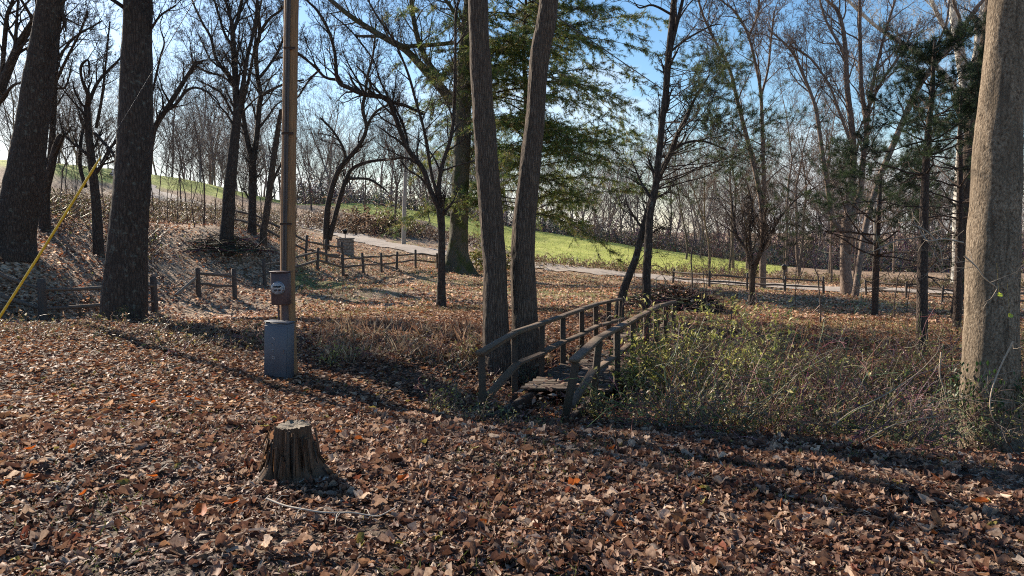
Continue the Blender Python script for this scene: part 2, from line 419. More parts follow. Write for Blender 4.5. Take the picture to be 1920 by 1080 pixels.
# ------------------------------------------------------------------ road and ground sheets
roadpx = [(190, 170), (215, 145), (228, 122), (240, 104), (262, 93), (320, 86), (400, 83), (480, 79), (570, 70), (640, 64), (700, 60), (800, 57), (900, 55), (1000, 54), (1100, 52), (1250, 50), (1350, 48.5), (1500, 47.5), (1650, 46.5), (1850, 46), (2150, 46), (2700, 48)]
ROAD = np.array([((px - 960) / F * d, d) for px, d in roadpx])
mx_ = np.array([-3000, 0, 430, 440, 600, 700, 780, 900, 1000, 1100, 1200, 1400, 1460, 1520, 3000.])
my_ = np.array([93, 93, 90, 96, 98, 89, 84, 78, 64, 60, 58, 58, 66, 150, 150.])
def masks(x, y):
    px = 960 + F * x / np.maximum(y, 1); 
    md = np.where(y > 20, np.clip((y - np.interp(px, mx_, my_) + 2.5 * sines(x, y, .5, .7) + 1.2 * sines(x, y, 1.6, 0)) / 3.0, 0, 1), 0)
    md = md * np.clip((130 - y) / 8, 0, 1)
    rr = np.hypot(x, y)
    grn = .14 * np.clip((rr - 15) / 10, 0, 1) * (px > 520) * np.clip(1 - (rr - 60) / 10, 0, 1)
    grn = grn + .08 * sines(x, y, .35, 1.0) + .10 * np.exp(-((y - 32 - .05 * x) / 6) ** 2) * (px > 560) * (px < 2100)
    return md, np.clip(grn, 0, 1), np.clip((rr - 10) / 12, 0.15, 1)

rings = [0.0] + list(1.2 * 1.0155 ** np.arange(0, 320)) + [190, 220, 270, 350, 500, 800, 1500]
rings = np.array(rings); rings = np.r_[rings[rings < 170], 180, 200, 230, 270, 350, 500, 800, 1500]
angs = np.r_[np.arange(-44, 44, .36), np.arange(44, 316, 3.2)]
RRg, AA = np.meshgrid(rings, np.radians(angs), indexing='ij')
gx, gy = RRg * np.sin(AA), RRg * np.cos(AA); gzv = ground(gx, gy)
nr, na = gx.shape
i, j = np.meshgrid(np.arange(nr - 1), np.arange(na), indexing='ij')
faces = np.stack([i * na + j, i * na + (j + 1) % na, (i + 1) * na + (j + 1) % na, (i + 1) * na + j], -1).reshape(-1, 4)[:, ::-1]
md, grn, lit = masks(gx.ravel(), gy.ravel())
V = np.c_[gx.ravel(), gy.ravel(), gzv.ravel()]; col = np.c_[md, grn, lit]
fm = md[faces].mean(1) > .5
for nm, sel in (('ground', ~fm), ('grass_field', fm)):
    f = faces[sel]; u, inv = np.unique(f, return_inverse=True)
    b = Buf(); b.add(V[u], q=inv.reshape(-1, 4), col=col[u]); o = b.build(nm, M['ground']); o['kind'] = 'structure'

def catmull(P, k=4):
    P = np.asarray(P, float); 
    if len(P) < 3:
        t = np.linspace(0, 1, k + 1)[:, None]; return P[0] * (1 - t) + P[-1] * t
    Q = np.vstack([2 * P[0] - P[1], P, 2 * P[-1] - P[-2]]); out = []
    for a in range(1, len(Q) - 2):
        p0, p1, p2, p3 = Q[a - 1:a + 3]
        for t in np.arange(k) / k:
            out.append(.5 * (2 * p1 + (p2 - p0) * t + (2 * p0 - 5 * p1 + 4 * p2 - p3) * t * t + (3 * p1 - p0 - 3 * p2 + p3) * t ** 3))
    out.append(P[-1]); return np.array(out)
rc = catmull(ROAD, 14); tn = np.gradient(rc, axis=0); tn /= np.linalg.norm(tn, axis=1, keepdims=True); nn = np.c_[-tn[:, 1], tn[:, 0]]
ws = np.linspace(-1, 1, 9); wid = 1.75 + .25 * np.sin(np.arange(len(rc)) * .7) + .15 * np.sin(np.arange(len(rc)) * 1.9)
rx = rc[:, None, 0] + nn[:, None, 0] * ws[None] * wid[:, None]; ry = rc[:, None, 1] + nn[:, None, 1] * ws[None] * wid[:, None]
rz = ground(rx, ry) + .05 + .05 * (1 - ws[None] ** 2)
n_, m_ = rx.shape; i, j = np.meshgrid(np.arange(n_ - 1), np.arange(m_ - 1), indexing='ij')
b = Buf(); b.add(np.c_[rx.ravel(), ry.ravel(), rz.ravel()], q=np.stack([i * m_ + j, (i + 1) * m_ + j, (i + 1) * m_ + j + 1, i * m_ + j + 1], -1).reshape(-1, 4))
o = b.build('road', M['road']); o['kind'] = 'structure'

# ------------------------------------------------------------------ leaf litter
def polar(n, r0, r1, a0=-43, a1=43, power=1.0):
    a = np.radians(rng.uniform(a0, a1, n)); u = rng.random(n)
    r = np.exp(np.log(r0) + u * (np.log(r1) - np.log(r0))) if power == 0 else (r0 ** power + u * (r1 ** power - r0 ** power)) ** (1 / power)
    return r * np.sin(a), r * np.cos(a)
b = Buf()
for k in range(8):
    n = 16500; x, y = polar(n, 2.2, 8.0, -58, 58, power=1.3)
    clump = sines(x, y, 3.1, k) + sines(x, y, 1.1, 2.2)
    keep = clump > -1.0 + rng.random(n) * .9
    x, y = x[keep], y[keep]; n = len(x)
    pos = np.c_[x, y, ground(x, y) + rng.uniform(.0, .035, n)]
    m = rotmats(rng.uniform(0, 6.28, n), rng.normal(0, .17, n), rng.normal(0, .30, n) + (rng.random(n) < .4) * np.pi)
    sz = rng.lognormal(-2.88, .45, n).clip(.018, .14)
    scatter(b, LEAVES[k], pos, m, sz, leafcols(n, hot=.006))
b2 = b
for k in range(6):
    n = 36000; x, y = polar(n, 7.6, 24, -52, 52, power=.9)
    keep = rng.random(n) < .92
    x, y = x[keep], y[keep]; n = len(x)
    pos = np.c_[x, y, ground(x, y) + rng.uniform(.0, .05, n)]
    m = rotmats(rng.uniform(0, 6.28, n), rng.normal(0, .28, n), rng.normal(0, .35, n))
    scatter(b2, SLEAVES[k], pos, m, rng.lognormal(-2.72, .38, n).clip(.03, .12), leafcols(n, warm=.45))
n = 100000; x, y = polar(n, 23, 62, power=.8)
md, grn, _ = masks(x, y); rd = seg_dist(x, y, ROAD)
keep = (md < .2) & ((rd > 1.9) | (rng.random(n) < .12)) & (sines(x, y, .45, .5) + sines(x, y, .9, 3) + rng.random(n) * 1.5 > -.1)
x, y = x[keep], y[keep]; n = len(x); pos = np.c_[x, y, ground(x, y) + rng.uniform(.01, .07, n)]
m = rotmats(rng.uniform(0, 6.28, n), rng.normal(0, .45, n), rng.normal(0, .45, n))
scatter(b2, FLEAF, pos, m, rng.uniform(.07, .15, n), leafcols(n, warm=.15) * 1.6)
n = 42000; x, y = polar(n, 2.3, 11, power=1.1)
SL = (np.array([(-.5, -.05, 0), (-.5, .05, 0), (0, -.07, .07), (0, .07, .05), (.5, -.03, 0), (.5, .03, .02)]), [(0, 2, 3, 1), (2, 4, 5, 3)], [])
scatter(b, SL, np.c_[x, y, ground(x, y) + rng.uniform(.01, .05, n)], rotmats(rng.uniform(0, 6.28, n), rng.normal(0, .25, n), rng.normal(0, .6, n)), rng.lognormal(-3.5, .55, n).clip(.01, .12), leafcols(n) * rng.uniform(.5, 1.1, (n, 1)))
o = b.build('leaf_litter', M['leaf'], smooth=False); tag(o, 'thick brown fallen leaf litter covering the lawn and creek banks', 'leaf litter', kind='stuff')

# single bright leaves
b = Buf(); scatter(b, LEAVES[3], np.zeros((1, 3)), np.eye(3)[None], [.13], np.array([(.55, .13, .02)])); 
fl = b.build('fallen_leaf', M['leaf'], smooth=False); first = True
for px, py, d in ((272, 912, 4.75), (32, 928, 4.6), (345, 735, 8), (360, 748, 7.7), (278, 757, 7.4), (136, 948, 4.4), (360, 988, 4.05), (425, 965, 4.25), (748, 930, 4.6), (90, 752, 7.6), (38, 866, 5.2), (1865, 965, 4.4), (515, 792, 6.5), (240, 740, 7.9)):
    x = (px - 960) / F * d; o = fl if first else fl.copy()
    if not first: C.objects.link(o)
    first = False
    o.location = (x, d, gz(x, d) + .055); o.rotation_euler = (rnd.uniform(-.1, .6), rnd.uniform(-.4, .4), rnd.uniform(0, 6)); s_ = rnd.uniform(.8, 1.2); o.scale = (s_, s_, s_)
    tag(o, 'bright orange leaf lying among the brown leaf litter', 'leaf', 'bright orange leaves on the litter')

# grass
b = Buf()
def grass(n, r0, r1, h, cover, cols, a0=-43, a1=43, mask=None, thick=1):
    x, y = polar(n, r0, r1, a0, a1, power=1.0)
    k = (sines(x, y, 1.3, 4.0) + .7 * sines(x, y, 3.3, 1.0)) > cover
    if mask is not None: k &= mask(x, y)
    x, y = x[k], y[k]; n = len(x)
    m = rotmats(rng.uniform(0, 6.28, n), rng.normal(0, .3, n), rng.normal(0, .3, n))
    t = (BLADE[0] * np.array([1, thick, 1]), BLADE[1], BLADE[2])
    c = np.array(cols)[rng.integers(0, len(cols), n)] * rng.uniform(.7, 1.3, (n, 1))
    scatter(b, t, np.c_[x, y, ground(x, y) - .005], m, rng.uniform(.5, 1.2, n) * h, c)
GC = [(.10, .13, .03), (.15, .17, .05), (.20, .19, .07), (.075, .10, .03)]
grass(9000, 2.4, 9, .075, .62, GC, thick=1.2)
grass(9000, 9, 20, .09, .7, GC, thick=1.8)
grass(60000, 19, 56, .11, -.5, [(.24, .25, .08), (.36, .32, .13), (.52, .43, .23), (.19, .20, .07)], a0=-17, a1=43, mask=lambda x, y: seg_dist(x, y, ROAD) > 2.2, thick=4)
grass(14000, 56, 100, .22, -2, [(.16, .2, .05), (.25, .26, .09), (.32, .27, .14)], mask=lambda x, y: masks(x, y)[0] > .1, thick=5)
o = b.build('grass_tufts', M['grass'], smooth=False); tag(o, 'short green grass blades poking through the leaves and lawn', 'grass', kind='stuff')

# ------------------------------------------------------------------ trees
def nrm(v):
    l = math.sqrt(v[0] ** 2 + v[1] ** 2 + v[2] ** 2) + 1e-9; return (v[0] / l, v[1] / l, v[2] / l)
def side_dir(d, ang, rn, up=.25):
    a = rn.uniform(0, 2 * math.pi)
    ref = (0, 0, 1) if abs(d[2]) < .85 else (1, 0, 0)
    u = nrm((d[1] * ref[2] - d[2] * ref[1], d[2] * ref[0] - d[0] * ref[2], d[0] * ref[1] - d[1] * ref[0]))
    w = (d[1] * u[2] - d[2] * u[1], d[2] * u[0] - d[0] * u[2], d[0] * u[1] - d[1] * u[0])
    ca, sa, c, s = math.cos(a), math.sin(a), math.cos(ang), math.sin(ang)
    return nrm(tuple(d[k] * c + (u[k] * ca + w[k] * sa) * s + (up if k == 2 else 0) for k in range(3)))
SEG = [12, 8, 6, 4, 3, 2]; SID = [8, 6, 4, 3, 3, 3]
def grow(B, rn, p, d, L, r, lvl, mx, up=.06, wob=.13, nch=(12, 7, 5, 4, 2), tips=None, ang=(.5, 1.0), rmin=.0035, col=None, t0=.25):
    n = SEG[min(lvl, 5)]; st = L / n; pts = [p]; ds = [d]; rad = [r]
    for k in range(n):
        d = nrm((d[0] + rn.gauss(0, wob), d[1] + rn.gauss(0, wob), d[2] + rn.gauss(0, wob) + up))
        p = (p[0] + d[0] * st, p[1] + d[1] * st, p[2] + d[2] * st)
        pts.append(p); ds.append(d); rad.append(max(rmin, r * (1 - .82 * (k + 1) / n)))
    B.poly(pts, rad, SID[min(lvl, 5)], col)
    if lvl < mx:
        m = nch[min(lvl, len(nch) - 1)]
        for c in range(m):
            t = t0 + (1 - t0) * (c + rn.random()) / m; f = t * n; k = min(int(f), n - 1); fr = f - k
            q = tuple(pts[k][a] * (1 - fr) + pts[k + 1][a] * fr for a in range(3))
            cr = max(rmin, (rad[k] * (1 - fr) + rad[k + 1] * fr) * rn.uniform(.4, .65))
            grow(B, rn, q, side_dir(ds[k], rn.uniform(*ang), rn, up * 1.5), L * rn.uniform(.32, .6) * (1.15 - .45 * t), cr, lvl + 1, mx, up, wob * 1.15, nch, tips, ang, rmin, col)
    elif tips is not None: tips.append((p, d))

def bark_tube(B, pts, rad, sides=28, step=.04, amp=.06, fz=.22, freq=7., flare=0.0, lobes=5, flare_h=.5, seed=0):
    pts = np.asarray(pts, float); rad = np.asarray(rad, float)
    s = np.r_[0, np.cumsum(np.linalg.norm(np.diff(pts, axis=0), axis=1))]
    n = max(8, int(s[-1] / step)); u = np.linspace(0, s[-1], n)
    Pn = np.c_[[np.interp(u, s, pts[:, k]) for k in range(3)]].T; Rn = np.interp(u, s, rad)
    T = np.gradient(Pn, axis=0); T /= np.linalg.norm(T, axis=1, keepdims=True)
    U = np.cross(T, (0, 1.0, 0)); U /= np.linalg.norm(U, axis=1, keepdims=True); Vv = np.cross(T, U)
    a = np.arange(sides) * 2 * np.pi / sides
    rr = np.repeat(Rn[:, None], sides, 1)
    if flare:
        g = np.exp(-np.maximum(u - .25, 0) / flare_h)[:, None]
        rr = rr * (1 + flare * g * (1 + .45 * np.sin(a * lobes + seed)[None] + .25 * np.sin(a * (lobes * 2 + 1) + seed * 2)[None]))
    ring = Pn[:, None] + (U[:, None] * np.cos(a)[None, :, None] + Vv[:, None] * np.sin(a)[None, :, None]) * rr[:, :, None]
    flat = ring.reshape(-1, 3); d = np.array([mnoise.fractal((x * freq, y * freq, z * freq * fz + seed * 7), 1.0, 2.1, 3) for x, y, z in flat]).reshape(n, sides)
    low = np.array([mnoise.noise((x * 1.6, y * 1.6, z * .8 + seed)) for x, y, z in flat]).reshape(n, sides)
    rr = rr * (1 + d * amp + low * .06)
    ring = Pn[:, None] + (U[:, None] * np.cos(a)[None, :, None] + Vv[:, None] * np.sin(a)[None, :, None]) * rr[:, :, None]
    i, j = np.meshgrid(np.arange(n - 1), np.arange(sides), indexing='ij')
    q = np.stack([i * sides + j, i * sides + (j + 1) % sides, (i + 1) * sides + (j + 1) % sides, (i + 1) * sides + j], -1).reshape(-1, 4)
    B.add(ring.reshape(-1, 3), q=q)
    return Pn, Rn, ring

def limb3(pxs, d, dd=0.0, k=4, wob=0.0, rn=None):
    n = len(pxs); pts = []; rad = []
    for i_, (px, py, w) in enumerate(pxs):
        dep = d + dd * i_ / max(1, n - 1) + (rn.uniform(-wob, wob) if rn and i_ else 0)
        pts.append(W(px, py, dep)); rad.append(w / 2 * dep / F)
    A = catmull(np.c_[np.array(pts), np.array(rad)], k); return A[:, :3], np.maximum(A[:, 3], .004)

def sprout(B, rn, pts, rad, n, L, mx, t0=.15, up=.05, nch=(12, 7, 5, 4, 2), lvl=1, ang=(.5, 1.05), tips=None, rmax=.05, wob=.13, rmin=.0035):
    m = len(pts) - 1
    for c in range(n):
        t = t0 + (1 - t0) * (c + rn.random()) / n; f = t * m; k = min(int(f), m - 1); fr = f - k
        p = tuple(pts[k] * (1 - fr) + pts[k + 1] * fr); d = nrm(tuple(pts[k + 1] - pts[k]))
        r = min(rmax, (rad[k] * (1 - fr) + rad[k + 1] * fr) * rn.uniform(.35, .6))
        grow(B, rn, p, side_dir(d, rn.uniform(*ang), rn, .2), L * rn.uniform(.6, 1.25) * (1.1 - .4 * t), max(r, rmin * 1.5), lvl, mx, up, wob, nch, tips, rmin=rmin)

def hero(name, label, cat, d, trunk, limbs, material, seed, big=False, flare=.25, group=None, tw=1.0, L=None, topL=None, sink=.35, mx=4, tn=6, tt0=.3, dd=0.0, lobes=5, amp=.06, freq=7., crownmat=None, rmin=.0035, ground_base=True, wob=.0, nch=(12, 7, 5, 4, 2), fh=.5):
    """trunk: [(px,py,width)...] from the base up; limbs: list of (points, n_children, child_length)"""
    rn = random.Random(seed)
    pts, rad = limb3(trunk, d, dd, rn=rn, wob=wob)
    bx, by = pts[0][0], pts[0][1]; bz = gz(bx, by) if ground_base else pts[0][2]
    if ground_base:   # plant on the terrain
        low = np.array([bx, by, bz - sink]); pts = np.vstack([low, pts[1:]]) if abs(pts[0][2] - bz) < .5 or pts[0][2] > bz else np.vstack([low, pts[1:]])
    e = thing(name, (bx, by, bz), label, cat, group); org = (bx, by, bz)
    Bt = Buf()
    if big: bark_tube(Bt, pts, rad, 36 if big == 2 else 22, .035 if big == 2 else .07, amp, flare=flare, seed=seed, lobes=lobes, freq=freq, flare_h=fh)
    else:
        rad = rad.copy(); rad[0] *= 1 + flare; Bt.poly(pts, rad, 10)
    tr = Bt.build('trunk', M[material], e, org)
    Bc = Buf(); LL = L or 2.5
    k0 = len(pts)
    sprout(Bc, rn, pts, rad, tn, LL, mx, t0=tt0, rmax=.06, rmin=rmin, nch=nch)
    if topL:
        dv = nrm(tuple(pts[-1] - pts[-3]))
        grow(Bc, rn, tuple(pts[-1]), dv, topL, rad[-1] * .9, 0, 4, nch=(9, 6, 4, 3, 2), rmin=rmin)
    for lm in limbs:
        lp, n, ll = lm[:3]; ld = lm[3] if len(lm) > 3 else rn.uniform(-1.2, 1.2)
        d0 = d + (lm[4] if len(lm) > 4 else 0)
        q, r = limb3(lp, d0, ld)
        Bc.poly(q, r, 7)
        sprout(Bc, rn, q, r, n, ll, mx, t0=.12, rmax=.05, rmin=rmin, nch=nch)
    if len(limbs) or tn or topL: Bc.build('crown', M[crownmat or material], e, org)
    return e

# --- left side
hero('big_tree', 'big dark tree leaning slightly right at the far left edge, beyond the rail fence', 'tree', 21,
     [(15, 478, 84), (22, 440, 76), (42, 360, 68), (60, 233, 54), (84, 67, 46), (95, 0, 44), (112, -120, 40), (125, -300, 32)], 
     [([(98, 0, 14), (60, -60, 10), (20, -140, 6)], 8, 2.2), ([(110, 15, 10), (120, 35, 7), (124, 60, 3)], 3, 1)], 'bark_dark', 11, big=True, L=1.6, tn=6, tt0=.5)
hero('leaning_tree', 'slim dark tree leaning right behind the leftmost thick trunk', 'tree', 24,
     [(-95, 455, 24), (-50, 330, 20), (-10, 200, 17), (20, 120, 15), (40, 77, 14), (63, 40, 12), (80, 3, 11), (100, -60, 8)],
     [([(0, 93 + 90, 8), (10, 60, 8), (14, 27, 7), (24, 0, 6), (30, -60, 4)], 9, 2.0), ([(28, 100, 8), (30, 60, 6), (34, 0, 4)], 6, 1.6), ([(-20, 215, 9), (0, 190, 7), (25, 160, 5), (50, 155, 3)], 4, 1.2)], 'bark_dark', 12, tn=10, tt0=.35)
hero('bare_tree', 'straight bare tree just outside the left edge whose long shadow crosses the leaves', 'tree', 20,
     [(-42, 500, 20), (-44, 300, 18), (-42, 100, 17), (-46, -150, 15), (-44, -450, 13), (-40, -750, 9)], [], 'bark_dark', 10, tn=8, tt0=.75, L=2.0, mx=3)
hero('slim_tree', 'slim upright bare tree just right of the leftmost trunk on the hillside', 'tree', 27,
     [(86, 400, 12), (90, 340, 11), (97, 270, 11), (100, 217, 10), (103, 160, 9), (107, 83, 8), (112, 40, 7), (122, -40, 5)],
     [([(106, 150, 6), (125, 110, 5), (150, 60, 4), (165, 20, 3)], 7, 1.6), ([(103, 165, 5), (120, 165, 4), (128, 150, 3), (136, 110, 2)], 5, 1.2), ([(108, 110, 5), (140, 70, 4), (190, 40, 3)], 6, 1.4)], 'bark_dark', 13, tn=12, L=2.2)
e = hero('broken_snag', 'short broken snag leaning right between the two thick left trunks', 'dead tree', 26,
     [(82, 400, 17), (85, 360, 15), (95, 318, 14), (103, 283, 13), (113, 258, 13), (117, 253, 6)], [([(100, 295, 6), (112, 270, 5), (120, 252, 3)], 2, .5)], 'bark_dark', 14, tn=2, L=.7)
hero('forked_tree', 'crooked bare tree with arching side limb left of the thickest trunk', 'tree', 26,
     [(182, 400, 17), (178, 360, 16), (172, 300, 14), (165, 240, 12), (163, 200, 11)],
     [([(163, 200, 9), (166, 180, 9), (154, 150, 5), (152, 125, 5), (165, 113, 4), (168, 140, 3)], 7, 1.2), ([(165, 195, 8), (180, 160, 6), (195, 140, 5), (215, 120, 4), (240, 95, 3)], 8, 1.5),
      ([(178, 250, 6), (195, 268, 6), (212, 288, 5), (222, 310, 4)], 4, 1.0), ([(175, 330, 8), (190, 310, 7), (205, 280, 6), (222, 260, 5), (232, 250, 3)], 5, 1.2),
      ([(180, 240, 6), (190, 190, 5), (196, 140, 4), (200, 100, 3), (206, 40, 3)], 8, 1.6), ([(160, 350, 8), (150, 310, 7), (152, 260, 6), (160, 230, 5)], 4, 1.0)], 'bark_dark', 15, tn=8, L=2.0)
hero('big_tree', 'thickest dark trunk on the left, standing in front of the rail fence', 'tree', 16,
     [(231, 602, 78), (234, 560, 78), (237, 500, 73), (244, 400, 66), (251, 300, 62), (255, 167, 56), (258, 60, 50), (259, 0, 48), (262, -150, 44), (268, -400, 36), (272, -700, 24)],
     [([(240, 20, 8), (215, 2, 7), (190, -10, 5), (150, -20, 3)], 6, 1.1), ([(280, 60, 5), (300, 30, 4), (330, 10, 3)], 5, 1.0)], 'bark_dark', 16, big=2, flare=.10, L=2.4, tn=8, tt0=.66, lobes=4)
hero('leaning_tree', 'bare tree leaning right with broken tip, emerging behind the thickest left trunk', 'tree', 22,
     [(262, 470, 16), (270, 380, 14), (279, 295, 13), (284, 262, 12), (292, 236, 10), (312, 205, 9), (340, 160, 8), (358, 132, 7), (369, 113, 5)],
     [([(368, 117, 4), (384, 113, 3), (404, 112, 2)], 3, .8), ([(308, 210, 7), (330, 195, 6), (350, 170, 5), (372, 165, 4), (400, 180, 3), (412, 195, 2)], 8, 1.0),
      ([(283, 125 + 60, 4), (300, 110, 4), (308, 80, 3), (300, 50, 2), (305, 30, 2)], 5, 1.2)], 'bark_dark', 17, tn=12, tt0=.35, L=1.3)
hero('tall_tree', 'tall dark bare tree with upswept branches left of the utility pole', 'tree', 33,
     [(424, 452, 27), (428, 400, 24), (430, 360, 23), (440, 260, 18), (445, 213, 16), (442, 167, 12), (440, 120, 11), (436, 60, 9), (434, 40, 8)],
     [([(436, 50, 7), (430, 25, 6), (420, -10, 5), (410, -60, 4)], 10, 2.0), ([(437, 60, 7), (450, 20, 6), (455, -20, 5), (460, -80, 4)], 10, 2.0),
      ([(440, 160, 8), (425, 138, 7), (405, 110, 6), (395, 70, 5), (378, 40, 4), (360, 0, 3), (350, -40, 3)], 14, 2.0),
      ([(445, 205, 9), (455, 160, 8), (463, 110, 7), (475, 60, 6), (482, 10, 5), (484, -50, 4)], 12, 2.0),
      ([(437, 90, 6), (420, 60, 5), (408, 20, 4), (395, -20, 3)], 8, 1.6), ([(440, 165, 5), (420, 145, 4), (390, 135, 4), (366, 125, 3)], 8, 1.5), ([(437, 215, 5), (415, 175, 4), (395, 162, 3), (370, 150, 2)], 6, 1.2)],
     'bark_dark', 18, tn=12, tt0=.4, L=2.2, nch=(12, 8, 6, 5, 2))
hero('forked_tree', 'dark bare tree forking low into two stems, nearest left of the pole', 'tree', 36,
     [(472, 440, 17), (473, 400, 15), (474, 340, 14), (474, 300, 13)],
     [([(474, 305, 10), (465, 270, 10), (458, 230, 8), (455, 195, 7), (460, 175, 6), (470, 130, 5), (478, 80, 4), (484, 30, 4), (500, -40, 3)], 14, 2.0),
      ([(476, 300, 11), (482, 250, 10), (486, 200, 10), (489, 178, 9), (483, 143, 8), (480, 93, 8), (487, 60, 7), (482, 0, 6), (478, -70, 4)], 16, 2.2),
      ([(487, 145, 6), (505, 122, 5), (522, 95, 5), (530, 75, 4), (545, 30, 3)], 8, 1.6), ([(489, 180, 6), (510, 168, 5), (540, 155, 4), (570, 150, 3)], 7, 1.4), ([(486, 240, 5), (505, 215, 4), (520, 195, 3), (560, 170, 2)], 6, 1.3),
      ([(488, 60, 6), (505, 35, 5), (530, 15, 4), (550, -20, 3)], 8, 1.6)],
     'bark_dark', 19, tn=5, tt0=.4, L=1.6, nch=(12, 8, 6, 5, 2))
hero('leaning_tree', 'short leaning dead trunk immediately left of the utility pole', 'dead tree', 35,
     [(492, 440, 14), (500, 400, 13), (510, 320, 12), (520, 250, 10), (527, 206, 7)], [([(505, 360, 5), (518, 325, 5), (530, 300, 4), (540, 260, 3)], 5, 1.0)], 'bark_brown', 20, tn=8, L=.9, mx=3)
hero('curved_tree', 'double stemmed curved tree behind the stone pillar', 'tree', 47,
     [(612, 470, 12), (612, 420, 12), (617, 375, 11), (633, 323, 10), (655, 295, 9), (675, 270, 8), (687, 240, 7), (680, 205, 7), (684, 180, 6)],
     [([(617, 450, 10), (640, 362, 9), (650, 335, 8), (662, 315, 7), (693, 303, 6), (730, 299, 5), (762, 296, 4), (790, 305, 2)], 14, 1.6), ([(687, 240, 6), (700, 215, 5), (720, 200, 4), (750, 190, 3)], 8, 1.8),
      ([(684, 182, 5), (690, 140, 5), (700, 100, 4), (705, 40, 3)], 10, 2.2), ([(650, 300, 5), (640, 270, 5), (620, 240, 4), (600, 220, 3)], 8, 1.8), ([(655, 335, 5), (690, 336, 5), (715, 350, 4), (728, 362, 2)], 6, 1.2)],
     'bark_dark', 21, tn=12, tt0=.3, L=1.8)
hero('young_tree', 'young multi-limbed tree on the lawn left of the twin trunks', 'tree', 22,
     [(827, 577, 19), (828, 500, 14), (828, 430, 14), (825, 390, 15)],
     [([(824, 392, 12), (807, 357, 10), (793, 317, 10), (767, 283, 9), (752, 250, 9), (742, 222, 9), (727, 187, 9), (705, 180, 9), (683, 177, 9), (655, 165, 8), (633, 150, 8), (628, 100, 6), (615, 55, 6), (595, 20, 5), (575, 0, 4), (540, -40, 3)], 26, 1.5),
      ([(727, 190, 8), (745, 194, 7), (765, 200, 6), (795, 215, 4)], 3, 1.0),
      ([(826, 388, 10), (823, 345, 9), (832, 300, 8), (845, 260, 7), (851, 215, 7), (853, 150, 6), (854, 80, 5), (854, 33, 5), (860, 0, 4), (868, -60, 3)], 18, 1.4),
      ([(822, 370, 8), (810, 330, 6), (800, 270, 6), (792, 230, 5), (780, 190, 5), (767, 143, 5), (750, 100, 4), (735, 70, 4), (710, 35, 4), (690, 0, 3), (670, -40, 3)], 18, 1.4),
      ([(795, 315, 5), (770, 290, 4), (757, 235, 4), (733, 190, 4), (712, 150, 3), (700, 113, 3), (660, 60, 3), (620, 25, 2)], 12, 1.2),
      ([(683, 178, 6), (665, 160, 5), (654, 138, 3)], 1, .5), ([(690, 178, 6), (695, 155, 4), (685, 140, 4), (668, 124, 2)], 2, .5),
      ([(815, 372, 5), (790, 335, 4), (765, 318, 3), (750, 300, 2)], 5, 1.0), ([(851, 90, 4), (870, 65, 3), (885, 30, 2)], 4, 1.0),
      ([(633, 150, 6), (610, 145, 5), (590, 125, 5), (565, 105, 4), (545, 90, 3)], 9, 1.4), ([(600, 130, 4), (580, 150, 4), (560, 180, 3), (545, 195, 2)], 5, 1.1)],
     'bark_dark', 22, tn=3, tt0=.7, L=1.2, flare=.35, nch=(12, 7, 6, 4, 2))
hero('old_tree', 'massive old mossy tree with flared roots and thick left limbs at lawn fence end', 'tree', 46,
     [(857, 516, 50), (858, 480, 38), (860, 440, 34), (862, 380, 32), (866, 300, 31), (868, 220, 30), (869, 180, 28), (874, 90, 26), (882, 0, 24), (888, -100, 16)],
     [([(870, 195, 20), (847, 187, 20), (823, 160, 18), (793, 127, 15), (760, 93, 13), (720, 70, 11), (687, 50, 10), (653, 27, 9), (620, 0, 8), (580, -30, 6)], 22, 3.0),
      ([(828, 150, 12), (805, 120, 11), (787, 83, 10), (777, 43, 9), (771, 0, 8), (765, -60, 6)], 16, 3.0), ([(770, 88, 9), (740, 82, 10), (735, 60, 4)], 2, 1.0), ([(720, 68, 6), (700, 68, 6), (668, 68, 5)], 2, .8),
      ([(770, 86, 8), (810, 84, 8), (850, 80, 8)], 2, 1.5), ([(866, 60, 9), (850, 20, 7), (820, -20, 5)], 8, 2.5)],
     'bark_mossy', 23, big=True, flare=.62, fh=.8, lobes=6, tn=14, tt0=.35, L=3, topL=6, rmin=.006)
# --- twin trunks
def twin():
    d = 11.0; rn = random.Random(31)
    e0 = GP(952, d); e = thing('twin_trunk_tree', e0, 'large tree with two rough trunks rising from one base beside the footbridge', 'tree')
    A = [(938, 668, 56), (930, 633, 50), (928, 500, 43), (917, 360, 43), (909, 250, 42), (903, 167, 40), (898, 60, 36), (896, 0, 35), (892, -120, 33), (880, -400, 28), (862, -800, 20)]
    Bq = [(986, 668, 62), (984, 610, 50), (980, 500, 46), (982, 433, 42), (989, 360, 40), (995, 300, 38), (1003, 233, 35), (1007, 167, 33), (1013, 100, 36), (1024, 40, 36), (1029, 0, 35), (1040, -120, 33), (1060, -400, 26), (1090, -800, 18)]
    for tl, dd, sd in ((A, 0.0, 3), (Bq, .15, 5)):
        pts, rad = limb3(tl, d + dd); pts[0][2] = e0[2] - .4
        b = Buf(); bark_tube(b, pts, rad, 40, .03, .075, fz=.16, freq=14., flare=.10, seed=sd, flare_h=.35); b.build('trunk', M['bark_twin'], e, e0)
    b = Buf()
    for tl, dx in ((A, -1), (Bq, 1)):
        pts, rad = limb3(tl, d); s = len(pts) * 2 // 3
        sprout(b, rn, pts[s:], rad[s:], 5, 3.0, 3, t0=.5, rmax=.05)
    b.build('crown', M['bark_brown'], e, e0)
twin()

